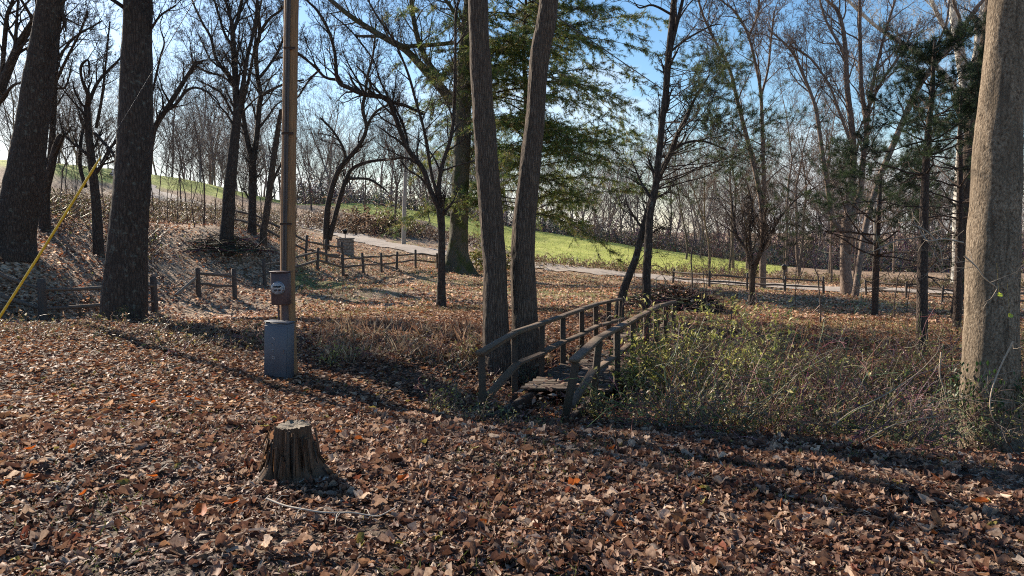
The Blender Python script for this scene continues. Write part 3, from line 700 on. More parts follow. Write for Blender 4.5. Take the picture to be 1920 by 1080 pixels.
# --- right side bare trees
hero('tall_tree', 'tall dark thin tree rising behind the far end of the footbridge', 'tree', 17,
     [(1212, 622, 19), (1213, 590, 17), (1212, 522, 16), (1215, 469, 15), (1219, 400, 14), (1228, 358, 13), (1236, 285, 12), (1242, 224, 12), (1248, 179, 12), (1254, 102, 12), (1264, 0, 11), (1275, -120, 9), (1290, -300, 5)],
     [([(1256, 100, 8), (1268, 50, 7), (1280, 0, 6), (1290, -50, 5), (1300, -150, 3)], 8, 1.4), ([(1248, 105, 5), (1285, 75, 4), (1330, 50, 3), (1352, 45, 2)], 6, 1.2), ([(1264, 30, 5), (1225, 10, 4), (1200, 15, 3), (1190, 5, 2)], 5, 1.0)],
     'bark_dark', 32, tn=12, tt0=.3, L=1.1, topL=None)
hero('leaning_tree', 'slim leaning tree crossing behind the left end of the far footbridge rail', 'tree', 18,
     [(1160, 578, 18), (1167, 555, 16), (1173, 534, 15), (1184, 505, 14), (1193, 481, 13), (1205, 430, 12), (1222, 370, 11), (1238, 326, 11), (1258, 285, 10), (1270, 252, 9), (1284, 228, 8), (1300, 190, 5), (1330, 140, 3)],
     [([(1258, 285, 6), (1285, 268, 5), (1320, 265, 4), (1360, 280, 3)], 5, 1.1)], 'bark_dark', 33, tn=12, tt0=.35, L=1.1)
hero('tall_tree', 'pale tall tree with two stems behind the middle of the right rail fence', 'tree', 46,
     [(1429, 553, 14), (1430, 500, 13), (1431, 440, 12), (1430, 395, 12)],
     [([(1430, 400, 10), (1420, 340, 9), (1409, 293, 9), (1384, 195, 7), (1368, 130, 6), (1345, 85, 5), (1331, 57, 5), (1315, 20, 4), (1300, -40, 3)], 18, 2.6),
      ([(1431, 400, 8), (1433, 350, 8), (1431, 305, 7), (1427, 183, 6), (1417, 122, 5), (1401, 61, 5), (1376, 20, 4), (1352, 0, 3), (1320, -40, 3)], 18, 2.6),
      ([(1427, 180, 5), (1440, 130, 4), (1445, 80, 4), (1452, 20, 3)], 10, 2.4), ([(1405, 65, 5), (1420, 30, 4), (1425, -20, 3)], 8, 2.0)], 'bark_pale', 34, tn=6, tt0=.3, L=2.0, rmin=.006, nch=(12, 8, 6, 4, 2))
hero('small_tree', 'small several-stemmed tree standing in front of the right rail fence', 'tree', 27,
     [(1409, 566, 12), (1410, 535, 12), (1411, 505, 12)],
     [([(1409, 515, 8), (1401, 473, 7), (1390, 455, 6), (1380, 437, 5), (1374, 400, 4), (1372, 370, 3)], 10, 1.3), ([(1412, 512, 8), (1424, 480, 7), (1433, 461, 6), (1450, 430, 5), (1465, 405, 4), (1495, 372, 3), (1530, 350, 2)], 12, 1.3),
      ([(1411, 510, 7), (1408, 470, 6), (1405, 430, 5), (1410, 390, 4), (1402, 350, 3)], 10, 1.3), ([(1412, 505, 7), (1425, 470, 6), (1432, 420, 5), (1438, 380, 4)], 10, 1.2)], 'bark_brown', 35, tn=3, L=1.0)
hero('many_stemmed_tree', 'big many-stemmed bare tree with sunlit pale base between the right rail fences', 'tree', 42,
     [(1590, 558, 30), (1588, 535, 24), (1585, 502, 20), (1586, 450, 19), (1588, 410, 18)],
     [([(1588, 415, 15), (1592, 380, 14), (1600, 305, 12), (1597, 240, 11), (1588, 163, 10), (1584, 81, 8), (1572, 24, 7), (1550, 0, 5), (1520, -40, 4)], 20, 3.0),
      ([(1590, 415, 11), (1612, 367, 11), (1618, 300, 10), (1625, 244, 9), (1615, 163, 8), (1613, 90, 7), (1612, 41, 6), (1612, -20, 5)], 18, 2.8),
      ([(1614, 350, 9), (1622, 270, 8), (1630, 195, 7), (1640, 140, 6), (1649, 102, 5), (1660, 60, 5), (1672, 20, 4), (1685, -20, 3)], 18, 2.8),
      ([(1586, 440, 10), (1570, 425, 10), (1558, 400, 9), (1550, 340, 8), (1545, 310, 8), (1531, 212, 7), (1520, 175, 6), (1507, 143, 6), (1490, 105, 5), (1470, 80, 4), (1440, 55, 3)], 20, 2.8),
      ([(1596, 270, 6), (1570, 200, 5), (1555, 160, 4), (1520, 110, 4), (1480, 85, 3)], 12, 2.4), ([(1584, 100, 6), (1560, 60, 5), (1545, 30, 4), (1535, -10, 3)], 10, 2.2), ([(1630, 200, 5), (1655, 150, 5), (1690, 100, 4), (1710, 60, 3)], 10, 2.4)],
     'bark_pale', 36, tn=6, tt0=.5, L=2.2, flare=.3, rmin=.006, nch=(12, 8, 6, 4, 2))
hero('leaning_tree', 'long bare limb-like tree leaning right toward the big sunlit trunk', 'tree', 39,
     [(1602, 562, 12), (1622, 430, 11), (1645, 346, 11), (1665, 295, 11), (1686, 244, 11), (1718, 171, 10), (1751, 122, 10), (1792, 73, 9), (1824, 24, 8), (1853, -10, 6), (1900, -60, 4)],
     [([(1790, 78, 7), (1800, 40, 6), (1790, 10, 5), (1780, -30, 4)], 5, 1.2), ([(1824, 28, 7), (1832, 50, 6), (1820, 70, 3)], 2, .6), ([(1750, 122, 5), (1760, 80, 4), (1775, 40, 4), (1780, 0, 3)], 6, 1.2)], 'bark_pale', 37, tn=12, L=1.4, tt0=.4)
hero('pale_tree', 'white-barked tree showing high up between the right pine and the big sunlit trunk', 'tree', 60,
     [(1800, 520, 26), (1800, 400, 24), (1808, 250, 22), (1812, 180, 20), (1800, 100, 17), (1790, 40, 15), (1780, -40, 12), (1775, -100, 8)],
     [([(1806, 190, 12), (1770, 140, 11), (1730, 105, 10), (1690, 80, 9), (1650, 55, 7), (1610, 20, 6), (1570, -20, 4)], 14, 3), ([(1812, 170, 12), (1830, 100, 10), (1838, 40, 9), (1850, -20, 7)], 10, 3), ([(1795, 90, 9), (1770, 50, 8), (1750, 10, 7), (1730, -40, 5)], 8, 3)], 'bark_white', 38, tn=8, L=3, rmin=.008)
hero('dark_tree', 'dark trunk directly left of and behind the big sunlit trunk', 'tree', 26,
     [(1792, 590, 20), (1798, 540, 18), (1808, 430, 22), (1816, 320, 23), (1824, 220, 20), (1836, 150, 18), (1850, 50, 15), (1860, -60, 10)], [([(1820, 260, 8), (1800, 220, 6), (1785, 180, 4)], 5, 1.3)], 'bark_brown', 39, tn=14, L=1.6, tt0=.3)
# big sunlit tree
e = hero('big_tree', 'huge sunlit tree with flaky sandy bark at the right edge', 'tree', 8.1,
     [(1858, 842, 106), (1858, 800, 101), (1857, 665, 95), (1860, 540, 89), (1862, 453, 86), (1865, 400, 83), (1870, 300, 80), (1875, 220, 75), (1884, 102, 67), (1888, 0, 58), (1893, -120, 55), (1905, -400, 54), (1915, -900, 44), (1920, -1500, 28)],
     [], 'bark_sand', 40, big=2, flare=.09, fh=.3, lobes=5, tn=10, tt0=.62, L=3.5, topL=6, amp=.055, freq=10.)
# leaves of ivy on the lower trunk
b = Buf(); c0 = GP(1858, 8.1); n = 420
a = rng.uniform(2.6, 6.6, n); zz = rng.normal(.75, .16, n); zz[:140] = rng.uniform(0, .7, 140); rr_ = .305 + rng.uniform(0, .05, n)
scatter(b, SLEAVES[1], np.c_[c0[0] + np.cos(a) * rr_, c0[1] + np.sin(a) * rr_, c0[2] + zz], rotmats(a, rng.normal(1.2, .4, n), rng.normal(0, .4, n)), rng.uniform(.035, .07, n), np.array([(.04, .08, .02)]) * rng.uniform(.6, 1.6, (n, 1)))
rn = random.Random(3)
for k in range(9):
    a0 = rn.uniform(3.2, 6.2); pts = []
    for q in range(7):
        a0 += rn.gauss(0, .13); pts.append((c0[0] + math.cos(a0) * .325, c0[1] + math.sin(a0) * .325, c0[2] + q * .14))
    b.poly(pts, [.004] * 7, 4, (.12, .1, .07))
tag(b.build('ivy', M['green_leaf'], None, c0, smooth=False), 'patch of dark ivy clinging low on the huge sunlit trunk', 'ivy')

# ------------------------------------------------------------------ pines
def tuft_template(seed, n=11, spread=.9, w=.05):
    r = np.random.default_rng(seed); v = []; t = []
    for k in range(n):
        d = np.array([r.uniform(.3, 1), r.normal(0, spread * .5), r.normal(0, spread * .5)]); d /= np.linalg.norm(d); d *= r.uniform(.7, 1.1)
        s = np.cross(d, r.normal(0, 1, 3)); s /= np.linalg.norm(s); o_ = np.array([r.uniform(-.5, .1), 0, 0]); i0 = len(v)
        v += [o_ - s * w / 2, o_ + s * w / 2, o_ + d]; t.append((i0, i0 + 1, i0 + 2))
    return np.array(v), [], t
TUFT = [tuft_template(i) for i in range(4)]; TUFTD = [tuft_template(i + 9, 16, 1.3, .05) for i in range(3)]
def needles(B, tips, size, cols, tmpl, spread=.0, rep=1):
    pos = np.array([t[0] for t in tips for _ in range(rep)]); D = np.array([t[1] for t in tips for _ in range(rep)]); n = len(pos)
    D = D + rng.normal(0, .25, D.shape); pos = pos + rng.normal(0, spread, pos.shape)
    c = np.array(cols)[rng.integers(0, len(cols), n)] * rng.uniform(.7, 1.3, (n, 1))
    which = rng.integers(0, len(tmpl), n)
    for k in range(len(tmpl)):
        s = which == k; scatter(B, tmpl[k], pos[s], dirmats(D[s], rng.uniform(0, 6.28, s.sum())), size * rng.uniform(.7, 1.25, s.sum()), c[s])

def white_pine():
    d = 46.0; rn = random.Random(51); base = GP(984, d)
    e = thing('white_pine', base, 'large feathery green pine with drooping boughs behind the twin trunks', 'pine tree')
    pts = [(base[0] + .1 * math.sin(k), base[1], base[2] - .3 + k * 1.3) for k in range(17)]; rad = [max(.03, .27 * (1 - k / 17.5)) for k in range(17)]
    b = Buf(); b.poly(pts, rad, 12); b.build('trunk', M['bark_brown'], e, base)
    b = Buf(); tips = []
    z = 3.8
    while z < 20:
        for k in range(rn.randint(4, 6)):
            z += rn.uniform(-.25, .25)
            a = rn.uniform(0, 2 * math.pi); L = (7.9 if z < 15 else 7.9 * max(.15, (22 - z) / 7)) * rn.uniform(.55, 1.1) * (.85 + .3 * abs(math.cos(a))) * (1 if z > 4 else .85)
            dz0 = rn.uniform(-.05, .6); p = np.array([base[0], base[1], base[2] + z]); dr = np.array([math.cos(a), math.sin(a), dz0]); P_ = [p.copy()]; nS = 9
            for q in range(nS):
                dr[2] -= rn.uniform(.03, .15); v = dr / np.linalg.norm(dr); a2 = rn.gauss(0, .09); v = np.array([v[0] * math.cos(a2) - v[1] * math.sin(a2), v[0] * math.sin(a2) + v[1] * math.cos(a2), v[2]])
                p = p + v * L / nS; P_.append(p.copy())
            b.poly([tuple(x) for x in P_], [max(.008, .045 * (1 - q / 9.5)) for q in range(nS + 1)], 5)
            for q in range(2, nS + 1):
                for sd in (-1, 1):
                    for rep in range(2):
                        if rn.random() < .12: continue
                        v = P_[q] - P_[q - 1]; v /= np.linalg.norm(v); ang = sd * rn.uniform(.6, 1.1)
                        u = np.array([v[0] * math.cos(ang) - v[1] * math.sin(ang), v[0] * math.sin(ang) + v[1] * math.cos(ang), v[2] * .6 + rn.gauss(-.08, .38)]); u /= np.linalg.norm(u)
                        ll = (.4 + .9 * (1 - q / nS)) * rn.uniform(.4, 1.2) * (L / 4.6) + .25
                        s0 = P_[q] - v * rn.random() * .4; q1 = s0 + u * ll * .5; u2 = u + np.array([0, 0, rn.gauss(-.15, .2)]); q2 = q1 + u2 * ll * .5
                        b.poly([tuple(s0), tuple(q1), tuple(q2)], [.008, .006, .004], 3)
                        nt_ = int(ll / .12) + 1
                        for w in range(nt_):
                            f = (w + rn.random()) / nt_; pp = s0 + (q2 - s0) * f
                            uu = u2 + np.array([rn.gauss(0, .5), rn.gauss(0, .5), rn.gauss(-.1, .5)]); tips.append((tuple(pp), tuple(uu)))
            tips.append((tuple(P_[-1]), tuple(v)))
        z += rn.uniform(.40, .62)
    b.build('crown', M['bark_brown'], e, base)
    b = Buf(); needles(b, tips, .30, [(.14, .19, .045), (.18, .23, .05), (.09, .14, .045), (.28, .28, .07), (.06, .10, .045), (.26, .20, .09)], [tuft_template(i, 8, .9, .085) for i in range(4)], .04)
    b.build('foliage', M['needle'], e, base, smooth=False)
white_pine()

def scrub_pine(name, label, px, d, trunk, zs, Lb, dens, seed, side=None, cols=None, nlow=0, size=.11, ntw=1):
    rn = random.Random(seed); base = GP(px, d); e = thing(name, base, label, 'pine tree')
    pts, rad = limb3(trunk, d); pts[0][2] = base[2] - .2
    b = Buf(); rad[0] *= 1.2; b.poly(pts, rad, 10); b.build('trunk', M['bark_pine'], e, base)
    b = Buf(); tips = []; z0, z1, n = zs
    for k in range(n):
        z = z0 + (z1 - z0) * (k + rn.random()) / n
        i_ = int(np.argmin(abs(pts[:, 2] - z))); p = pts[i_]
        a = rn.uniform(0, 2 * math.pi) if side is None else rn.gauss(side[0], side[1]); L = Lb * rn.uniform(.6, 1.15) * (1 - .55 * (z - z0) / (z1 - z0 + .1))
        dr = (math.cos(a), math.sin(a), rn.uniform(-.05, .45))
        tp = []
        grow(b, rn, tuple(p), nrm(dr), L, max(.012, rad[i_] * .33), 1, 3, up=.03, wob=.14, nch=(0, dens[0], dens[1]), tips=tp, ang=(.4, .95), rmin=.004, t0=.4)
        for (q, dv) in tp:
            tips.append((q, dv))
            for w in range(3 * ntw): tips.append((tuple(np.array(q) - np.array(dv) * rn.uniform(.0, .18)), dv))
    if nlow:   # dead lower branches
        for k in range(nlow):
            z = rn.uniform(base[2] + .8, z0 + .5); i_ = int(np.argmin(abs(pts[:, 2] - z)))
            a = rn.uniform(0, 6.28); grow(b, rn, tuple(pts[i_]), nrm((math.cos(a), math.sin(a), rn.uniform(-.3, .2))), rn.uniform(.8, 2.0), .012, 2, 4, up=-.01, wob=.2, nch=(0, 0, 4, 2), rmin=.004)
    b.build('crown', M['bark_pine'], e, base)
    b = Buf(); needles(b, tips, size, cols or [(.035, .055, .025), (.05, .075, .03), (.025, .04, .025)], TUFTD, .015)
    b.build('foliage', M['needle'], e, base, smooth=False); return e
scrub_pine('pine_tree', 'dark dense pine with a straight trunk in front of the right fence', 1729, 13.5,
     [(1727, 668, 22), (1729, 600, 20), (1729, 534, 19), (1731, 461, 17), (1733, 387, 15), (1739, 265, 12), (1747, 183, 9), (1751, 102, 6), (1753, 75, 3)], (2.6, 4.8, 40), 1.45, (5, 4), 61, nlow=14)
scrub_pine('pine_tree', 'sparse pine with tufted boughs spreading right of the tall thin tree', 1213, 18.6,
     [(1213, 605, 12), (1214, 500, 11), (1220, 400, 10), (1230, 340, 9), (1241, 250, 8), (1249, 179, 6), (1256, 110, 3)], (2.3, 5.6, 32), 3.3, (5, 4), 62, nlow=14, size=.13, side=(-.15, .75), cols=[(.07, .095, .035), (.05, .07, .03), (.09, .11, .04)])
scrub_pine('pine_tree', 'shaded pine mass behind the big sunlit trunk near the right edge', 1800, 17.5,
     [(1795, 600, 14), (1797, 500, 13), (1800, 380, 11), (1800, 260, 8), (1802, 170, 4)], (1.6, 5.2, 34), 2.2, (5, 4), 63, nlow=8, size=.13)
scrub_pine('pine_tree', 'low broad dark pine left of the straight-trunked pine by the right fence', 1640, 24,
     [(1640, 600, 12), (1642, 520, 12), (1645, 440, 10), (1650, 360, 7), (1652, 320, 4)], (.6, 3.9, 40), 3.2, (5, 4), 64, nlow=6, size=.16)

# ------------------------------------------------------------------ background tree prototypes
def proto(seed, H, r, leaders, mxl=4, rmin=.006, lean=.06, nch=(12, 7, 6, 4, 2), base_t=.3):
    rn = random.Random(seed); bt = Buf(); bc = Buf()
    p = (0, 0, -.4); d = nrm((rn.gauss(0, lean), rn.gauss(0, lean), 1)); pts = [p]; rad = [r * 1.25]; n = 9; hb = H * base_t
    for k in range(n):
        d = nrm((d[0] + rn.gauss(0, .04), d[1] + rn.gauss(0, .04), d[2] + .05)); p = tuple(p[a] + d[a] * (hb + .4) / n for a in range(3)); pts.append(p); rad.append(r * (1 - .25 * (k + 1) / n))
    bt.poly(pts, rad, 9)
    for l in range(leaders):
        dd = side_dir(d, rn.uniform(.1, .38) if leaders > 1 else .03, rn, .1)
        grow(bc, rn, p, dd, H * (1 - base_t) * rn.uniform(.8, 1.05), r * .75 / math.sqrt(leaders) * 1.15, 0, mxl, up=.05, wob=.09, nch=nch, rmin=rmin, ang=(.4, .95), t0=.12)
    for l in range(3): 
        k = rn.randint(3, 8); grow(bc, rn, pts[k], side_dir((0, 0, 1), 1.0, rn, .2), rn.uniform(1, 2.5), r * .15, 2, mxl, nch=nch, rmin=rmin)
    return bt, bc
PROTO = [proto(101, 17, .16, 2), proto(102, 19, .22, 3), proto(103, 15, .11, 1), proto(104, 20, .24, 2), proto(105, 12, .07, 1, nch=(10, 6, 5, 3)), proto(106, 9, .05, 2, nch=(9, 5, 4, 2), base_t=.2), proto(107, 18, .18, 1)]
PM = []
for k, (bt, bc) in enumerate(PROTO):
    row = []
    for mt in ('bark_far', 'bark_pale'):
        if not row:
            to = bt.build('trunk', M[mt]); co = bc.build('crown', M[mt]); row.append((to.data, co.data)); bpy.data.objects.remove(to); bpy.data.objects.remove(co)
        else:
            a_, c_ = row[0][0].copy(), row[0][1].copy()
            for m in (a_, c_): m.materials[0] = M[mt]
            row.append((a_, c_))
    PM.append(row)
def plant(k, px, d, sc, label, group, pale=0, name='bare_tree', rz=None, cat='tree'):
    g = GP(px, d); e = thing(name, g, label, cat, group); e.rotation_euler = (rnd.gauss(0, .03), rnd.gauss(0, .03), rnd.uniform(0, 6.28) if rz is None else rz)
    s = sc * rnd.uniform(.9, 1.1); e.scale = (s, s, s * rnd.uniform(.92, 1.1))
    for nm, me in zip(('trunk', 'crown'), PM[k][pale]):
        o = bpy.data.objects.new(nm, me); C.objects.link(o); o.parent = e
    return e
# left hillside
for px in list(range(-20, 560, 52)):
    d = rnd.uniform(38, 66)
    plant(rnd.choice([2, 4, 4, 2]), px + rnd.uniform(-12, 12), d, rnd.uniform(.42, .68), 'slender bare tree on the leafy left hillside above the rail fence', 'bare trees on the left hillside')
for px in (292, 318, 333, 352, 368, 386, 404, 138, 150, 120, 60, 196, 446, 505):
    plant(rnd.choice([5, 4]), px, rnd.uniform(30, 42), rnd.uniform(.35, .6), 'thin bare sapling on the left hillside slope', 'saplings on the left slope', name='sapling', cat='sapling')
# beyond the road, centre and right
for px in (585, 604, 690, 735, 800):
    plant(rnd.choice([0, 1, 3, 6]), px + rnd.uniform(-6, 6), rnd.uniform(76, 104), rnd.uniform(.4, .6), 'distant bare tree beyond the gravel road, left of the pines', 'bare trees beyond the road')
for px in range(1290, 2080, 36):
    plant(rnd.choice([0, 2, 2, 6]), px + rnd.uniform(-14, 14), rnd.uniform(62, 98), rnd.uniform(.6, 1.0), 'bare tree at the edge of the field behind the right rail fences', 'bare trees behind the right fences', pale=rnd.random() < .5)
for px, d, k, s in ((1475, 60, 2, 1.1), (1560, 54, 2, 1.0), (1330, 66, 0, .8), (1500, 58, 6, .8), (1735, 52, 2, .95), (1375, 70, 6, .9)):
    plant(k, px, d, s, 'tall pale bare tree close behind the right rail fences', 'tall trees just behind the right fences', pale=1)
for px, d in ((1300, 24), (1330, 17), (1495, 26), (1682, 22), (1322, 30), (1540, 20), (1705, 28), (1795, 24), (1380, 15)):
    plant(rnd.choice([5, 4]), px, d, rnd.uniform(.22, .42), 'thin bare sapling rising from the brush near the right lawn', 'saplings in the right brush', name='sapling', cat='sapling')
plant(5, 1120, 62, .45, 'leafless bush-like small tree at the roadside right of the white pine', 'roadside small trees', name='small_tree'); plant(5, 1210, 58, .4, 'leafless bush-like small tree at the roadside right of the white pine', 'roadside small trees', name='small_tree')

# far wood: one mass
def wood(name, n, xs, ys, label, hmin, hmax, seed):
    rn = random.Random(seed); b = Buf(); P_ = []
    xx = [rn.uniform(*xs) for _ in range(n)]; yy = [rn.uniform(*ys) for _ in range(n)]; zz = ground(np.array(xx), np.array(yy))
    for x, y, z in zip(xx, yy, zz):
        c = rn.uniform(.6, 1.3); cc = (.24 * c, .19 * c, .175 * c); H = rn.uniform(hmin, hmax)  # grey-brown twigs, lightened in colour to stand in for distance haze
        grow(b, rn, (x, y, z - .3), nrm((rn.gauss(0, .05), rn.gauss(0, .05), 1)), H, H * .011, 0, 3, up=.04, wob=.07, nch=(16, 6, 4), rmin=.012, col=cc, t0=.2)
    o = b.build(name, M['twig']); tag(o, label, 'woodland', kind='stuff'); return o
wood('distant_wood', 260, (-75, 120), (112, 165), 'distant grey brown leafless woodland beyond the green field', 12, 19, 5)
wood('hilltop_wood', 26, (-110, -30), (105, 130), 'distant bare treeline on the left hilltop', 3, 7, 6)

# ------------------------------------------------------------------ shrubs and brush
YG = [(.42, .40, .11), (.32, .33, .08), (.52, .47, .20), (.20, .22, .055)]
BR = [(.26, .17, .11), (.18, .12, .08), (.34, .25, .17), (.13, .08, .055)]
OL = [(.19, .20, .06), (.11, .13, .035), (.28, .26, .10), (.28, .20, .11)]
def shrub(name, label, px, d, h, spread, stems, cols, seed, leafn=3, lsize=.045, group=None, cat='shrub', tw=(.14, .10, .075), mx=3, droop=-.05, leafy=True):
    rn = random.Random(seed); g = GP(px, d); e = thing(name, g, label, cat, group)
    b = Buf(); tips = []; bl = Buf(); LP = []
    for k in range(stems):
        a = rn.uniform(0, 6.28); rr = spread * .35 * math.sqrt(rn.random()); x, y = g[0] + rr * math.cos(a), g[1] + rr * math.sin(a)
        tp = []; c = tuple(q * rn.uniform(.7, 1.4) for q in tw)
        grow(b, rn, (x, y, gz(x, y) - .05), nrm((math.cos(a) * spread / h * rn.uniform(.1, .8), math.sin(a) * spread / h * rn.uniform(.1, .8), 1)), h * rn.uniform(.6, 1.15), .008, 2, 4, up=droop, wob=.2, nch=(0, 0, 6, 3), tips=tp, rmin=.0022, col=c, ang=(.4, 1.1))
        tips += tp
    b.build('stems', M['twig'], e, g)
    if leafy and tips:
        n = len(tips) * leafn; T_ = np.array([t[0] for t in tips]); D_ = np.array([t[1] for t in tips])
        idx = rng.integers(0, len(tips), n); pos = T_[idx] - D_[idx] * rng.uniform(0, .22, (n, 1)) + rng.normal(0, .025, (n, 3))
        c = np.array(cols)[rng.integers(0, len(cols), n)] * rng.uniform(.6, 1.3, (n, 1))
        scatter(bl, SLEAVES[seed % 6], pos, rotmats(rng.uniform(0, 6.28, n), rng.normal(0, .7, n), rng.normal(0, .7, n)), rng.uniform(.6, 1.3, n) * lsize, c)
        bl.build('foliage', M['green_leaf'], e, g, smooth=False)
    return e
shrub('honeysuckle_bush', 'tallest yellow-green honeysuckle bush right of the footbridge far end', 1335, 10.8, 1.5, 1.4, 46, YG, 71, leafn=4, lsize=.07)
shrub('honeysuckle_bush', 'yellow-green bush pressing against the right footbridge railing', 1268, 9.7, 1.2, 1.1, 34, YG, 72, leafn=4, lsize=.06)
shrub('honeysuckle_bush', 'olive leafy bush in front of the small several-stemmed tree', 1425, 10.5, 1.25, 1.5, 32, OL + YG + YG, 73, leafn=2)
shrub('weedy_shrub', 'brownish weedy shrub in the middle of the right thicket', 1500, 8.8, .8, 1.5, 22, OL + BR, 74, leafn=1)
shrub('weedy_shrub', 'low green-leaved shrub at the foot of the right footbridge post', 1190, 8.2, .55, .9, 16, YG + OL, 75, leafn=2)
shrub('weedy_shrub', 'leafy shrub at the base of the dark straight pine', 1690, 10.5, .8, 1.4, 22, OL, 76, leafn=2)
shrub('weedy_shrub', 'pale-stemmed leafy shrub left of the huge sunlit trunk base', 1725, 7.7, .8, 1.1, 20, OL + BR, 77, leafn=1, tw=(.3, .24, .18))
shrub('weedy_shrub', 'tangled shrub right of the huge sunlit trunk at the frame edge', 1960, 7.6, 1.1, 1.2, 20, OL, 78, leafn=2)
shrub('weedy_shrub', 'small yellow weed clump left of the nearest footbridge post', 862, 8.5, .55, .6, 12, YG + BR, 79, leafn=2)
shrub('weedy_shrub', 'small weed clump at the foot of the twin trunks', 880, 11.2, .45, .6, 10, YG + BR, 80, leafn=2)
shrub('bramble_patch', 'bare tangled bramble in the shade below the right railing', 1330, 7.3, .55, 1.7, 26, BR + OL, 81, leafn=1)
shrub('bramble_patch', 'tangled bramble in front of the huge sunlit trunk', 1600, 6.9, .6, 1.8, 28, BR + OL, 82, leafn=1)
shrub('weedy_shrub', 'scraggly shrub between honeysuckle and pine on the lawn edge', 1580, 11.5, .7, 1.6, 18, BR + OL, 83, leafn=1)
shrub('weedy_shrub', 'leafy clump at the roots of the thickest left trunk', 205, 15.2, .35, .4, 8, OL, 84, leafn=2, lsize=.05)
shrub('weedy_shrub', 'sparse yellow weed on the near bank right of the utility pole', 640, 10.6, .3, .5, 7, YG, 85, leafn=2)
# evergreen shrubs near road and hillside bushes
for px, d, h, s, lab in ((740, 56 + 12, 2.6, 3.0, 'green leafy bush on the road bank right of the grey far pole'), (930, 50, 1.8, 2.2, 'dark green bush beyond the old mossy tree'), (650, 72, 2.6, 4.5, 'dark brush clump on the bank above the road'), (700, 68, 2.0, 4.0, 'brown brush clump on the road bank beside the grey pole')):
    shrub('roadside_bush', lab, px, d, h, s, 30, OL if 'green' in lab else BR, int(px), leafn=4, lsize=.22, mx=3)

def undergrowth(name, label, area, n, h, cols, lsize, seed, twc, leaves=3, rmin=.0025, kind='stuff'):
    rn = random.Random(seed); b = Buf(); tips = []; pts = area(n, rn); z = ground(pts[:, 0], pts[:, 1])
    for (x, y), zz in zip(pts, z):
        a = rn.uniform(0, 6.28); t = rn.uniform(.1, 1.2); c = tuple(q * rn.uniform(.5, 1.4) for q in twc); tp = []
        grow(b, rn, (x, y, zz - .03), nrm((math.cos(a) * t, math.sin(a) * t, 1)), h * rn.uniform(.5, 1.3), rmin * 2, 3, 4, up=-.08, wob=.25, nch=(0, 0, 0, 3), tips=tp, rmin=rmin, col=c)
        tips += tp
    if leaves:
        n = len(tips) * leaves; T_ = np.array([t[0] for t in tips]); D_ = np.array([t[1] for t in tips]); idx = rng.integers(0, len(tips), n)
        pos = T_[idx] - D_[idx] * rng.uniform(0, h * .4, (n, 1)); c = np.array(cols)[rng.integers(0, len(cols), n)] * rng.uniform(.6, 1.3, (n, 1))
        scatter(b, SLEAVES[seed % 6], pos, rotmats(rng.uniform(0, 6.28, n), rng.normal(0, .7, n), rng.normal(0, .7, n)), rng.uniform(.6, 1.3, n) * lsize, c)
    tag(b.build(name, M['green_leaf'], smooth=False), label, 'undergrowth', kind=kind)
def area_px(x0, x1, d0, d1):
    def f(n, rn):
        out = []
        for _ in range(n):
            d = rn.uniform(d0, d1); px = rn.uniform(x0, x1); out.append(((px - 960) / F * d, d))
        return np.array(out)
    return f
def area_hill(n, rn):
    out = []
    while len(out) < n:
        d = rn.uniform(27, 80); px = rn.uniform(-250, 560)
        if px > 300 and d < 41: continue
        out.append(((px - 960) / F * d, d))
    return np.array(out)
def area_thicket(n, rn):
    out = []
    while len(out) < n:
        d = rn.uniform(7.0, 11.8); px = rn.uniform(1190, 2000)
        if (px > 1745 and d < 8.4) or px < 1130 + (d - 7) * 0 + 110 * (d < 9.5): continue
        out.append(((px - 960) / F * d, d))
    return np.array(out)
def area_creek(n, rn):
    out = []
    while len(out) < n:
        k = rn.randint(1, len(CREEK) - 3); t = rn.random(); p = CREEK[k] * (1 - t) + CREEK[k + 1] * t
        out.append((p[0] + rn.gauss(0, .5), p[1] + rn.gauss(0.25, .6)))
    return np.array(out)
undergrowth('thicket_undergrowth', 'tangled brown and green undergrowth filling the right creek bank', area_thicket, 1900, .48, OL + BR + BR + YG, .058, 1, (.27, .20, .14), 3)
undergrowth('lawn_edge_weeds', 'thin weeds along the far side of the right thicket', area_px(1290, 2000, 11.5, 17), 700, .35, OL + BR, .05, 2, (.22, .17, .12), 2)
undergrowth('creek_bank_weeds', 'dry tan grass and weeds hanging over the creek bank', area_creek, 1300, .35, BR + [(.3, .25, .1)], .06, 3, (.3, .21, .14), 2)
undergrowth('hillside_brush', 'brown brushy growth covering the left hillside', area_hill, 4600, 1.1, BR + BR + OL, .10, 4, (.13, .095, .07), 4, rmin=.008)
undergrowth('roadside_brush', 'brown brush along the bank between road and green field', area_px(560, 900, 64, 80), 1100, .9, BR, .2, 5, (.16, .11, .085), 3, rmin=.012)
undergrowth('field_edge_weeds', 'tan weeds along the field edge behind the right fences', area_px(1000, 2300, 52, 60), 1600, .7, [(.34, .24, .15), (.26, .17, .11), (.28, .26, .1)], .16, 6, (.26, .18, .12), 3, rmin=.01)
undergrowth('bare_tangle', 'tall bare brown canes tangled through the right thicket', area_thicket, 640, 1.1, OL + BR + YG, .045, 9, (.32, .225, .15), 1, rmin=.003)
undergrowth('near_bank_weeds', 'low weeds and stems at the near end of the footbridge', area_px(820, 1150, 7.4, 9.2), 90, .28, YG + BR, .045, 7, (.26, .2, .14), 2)

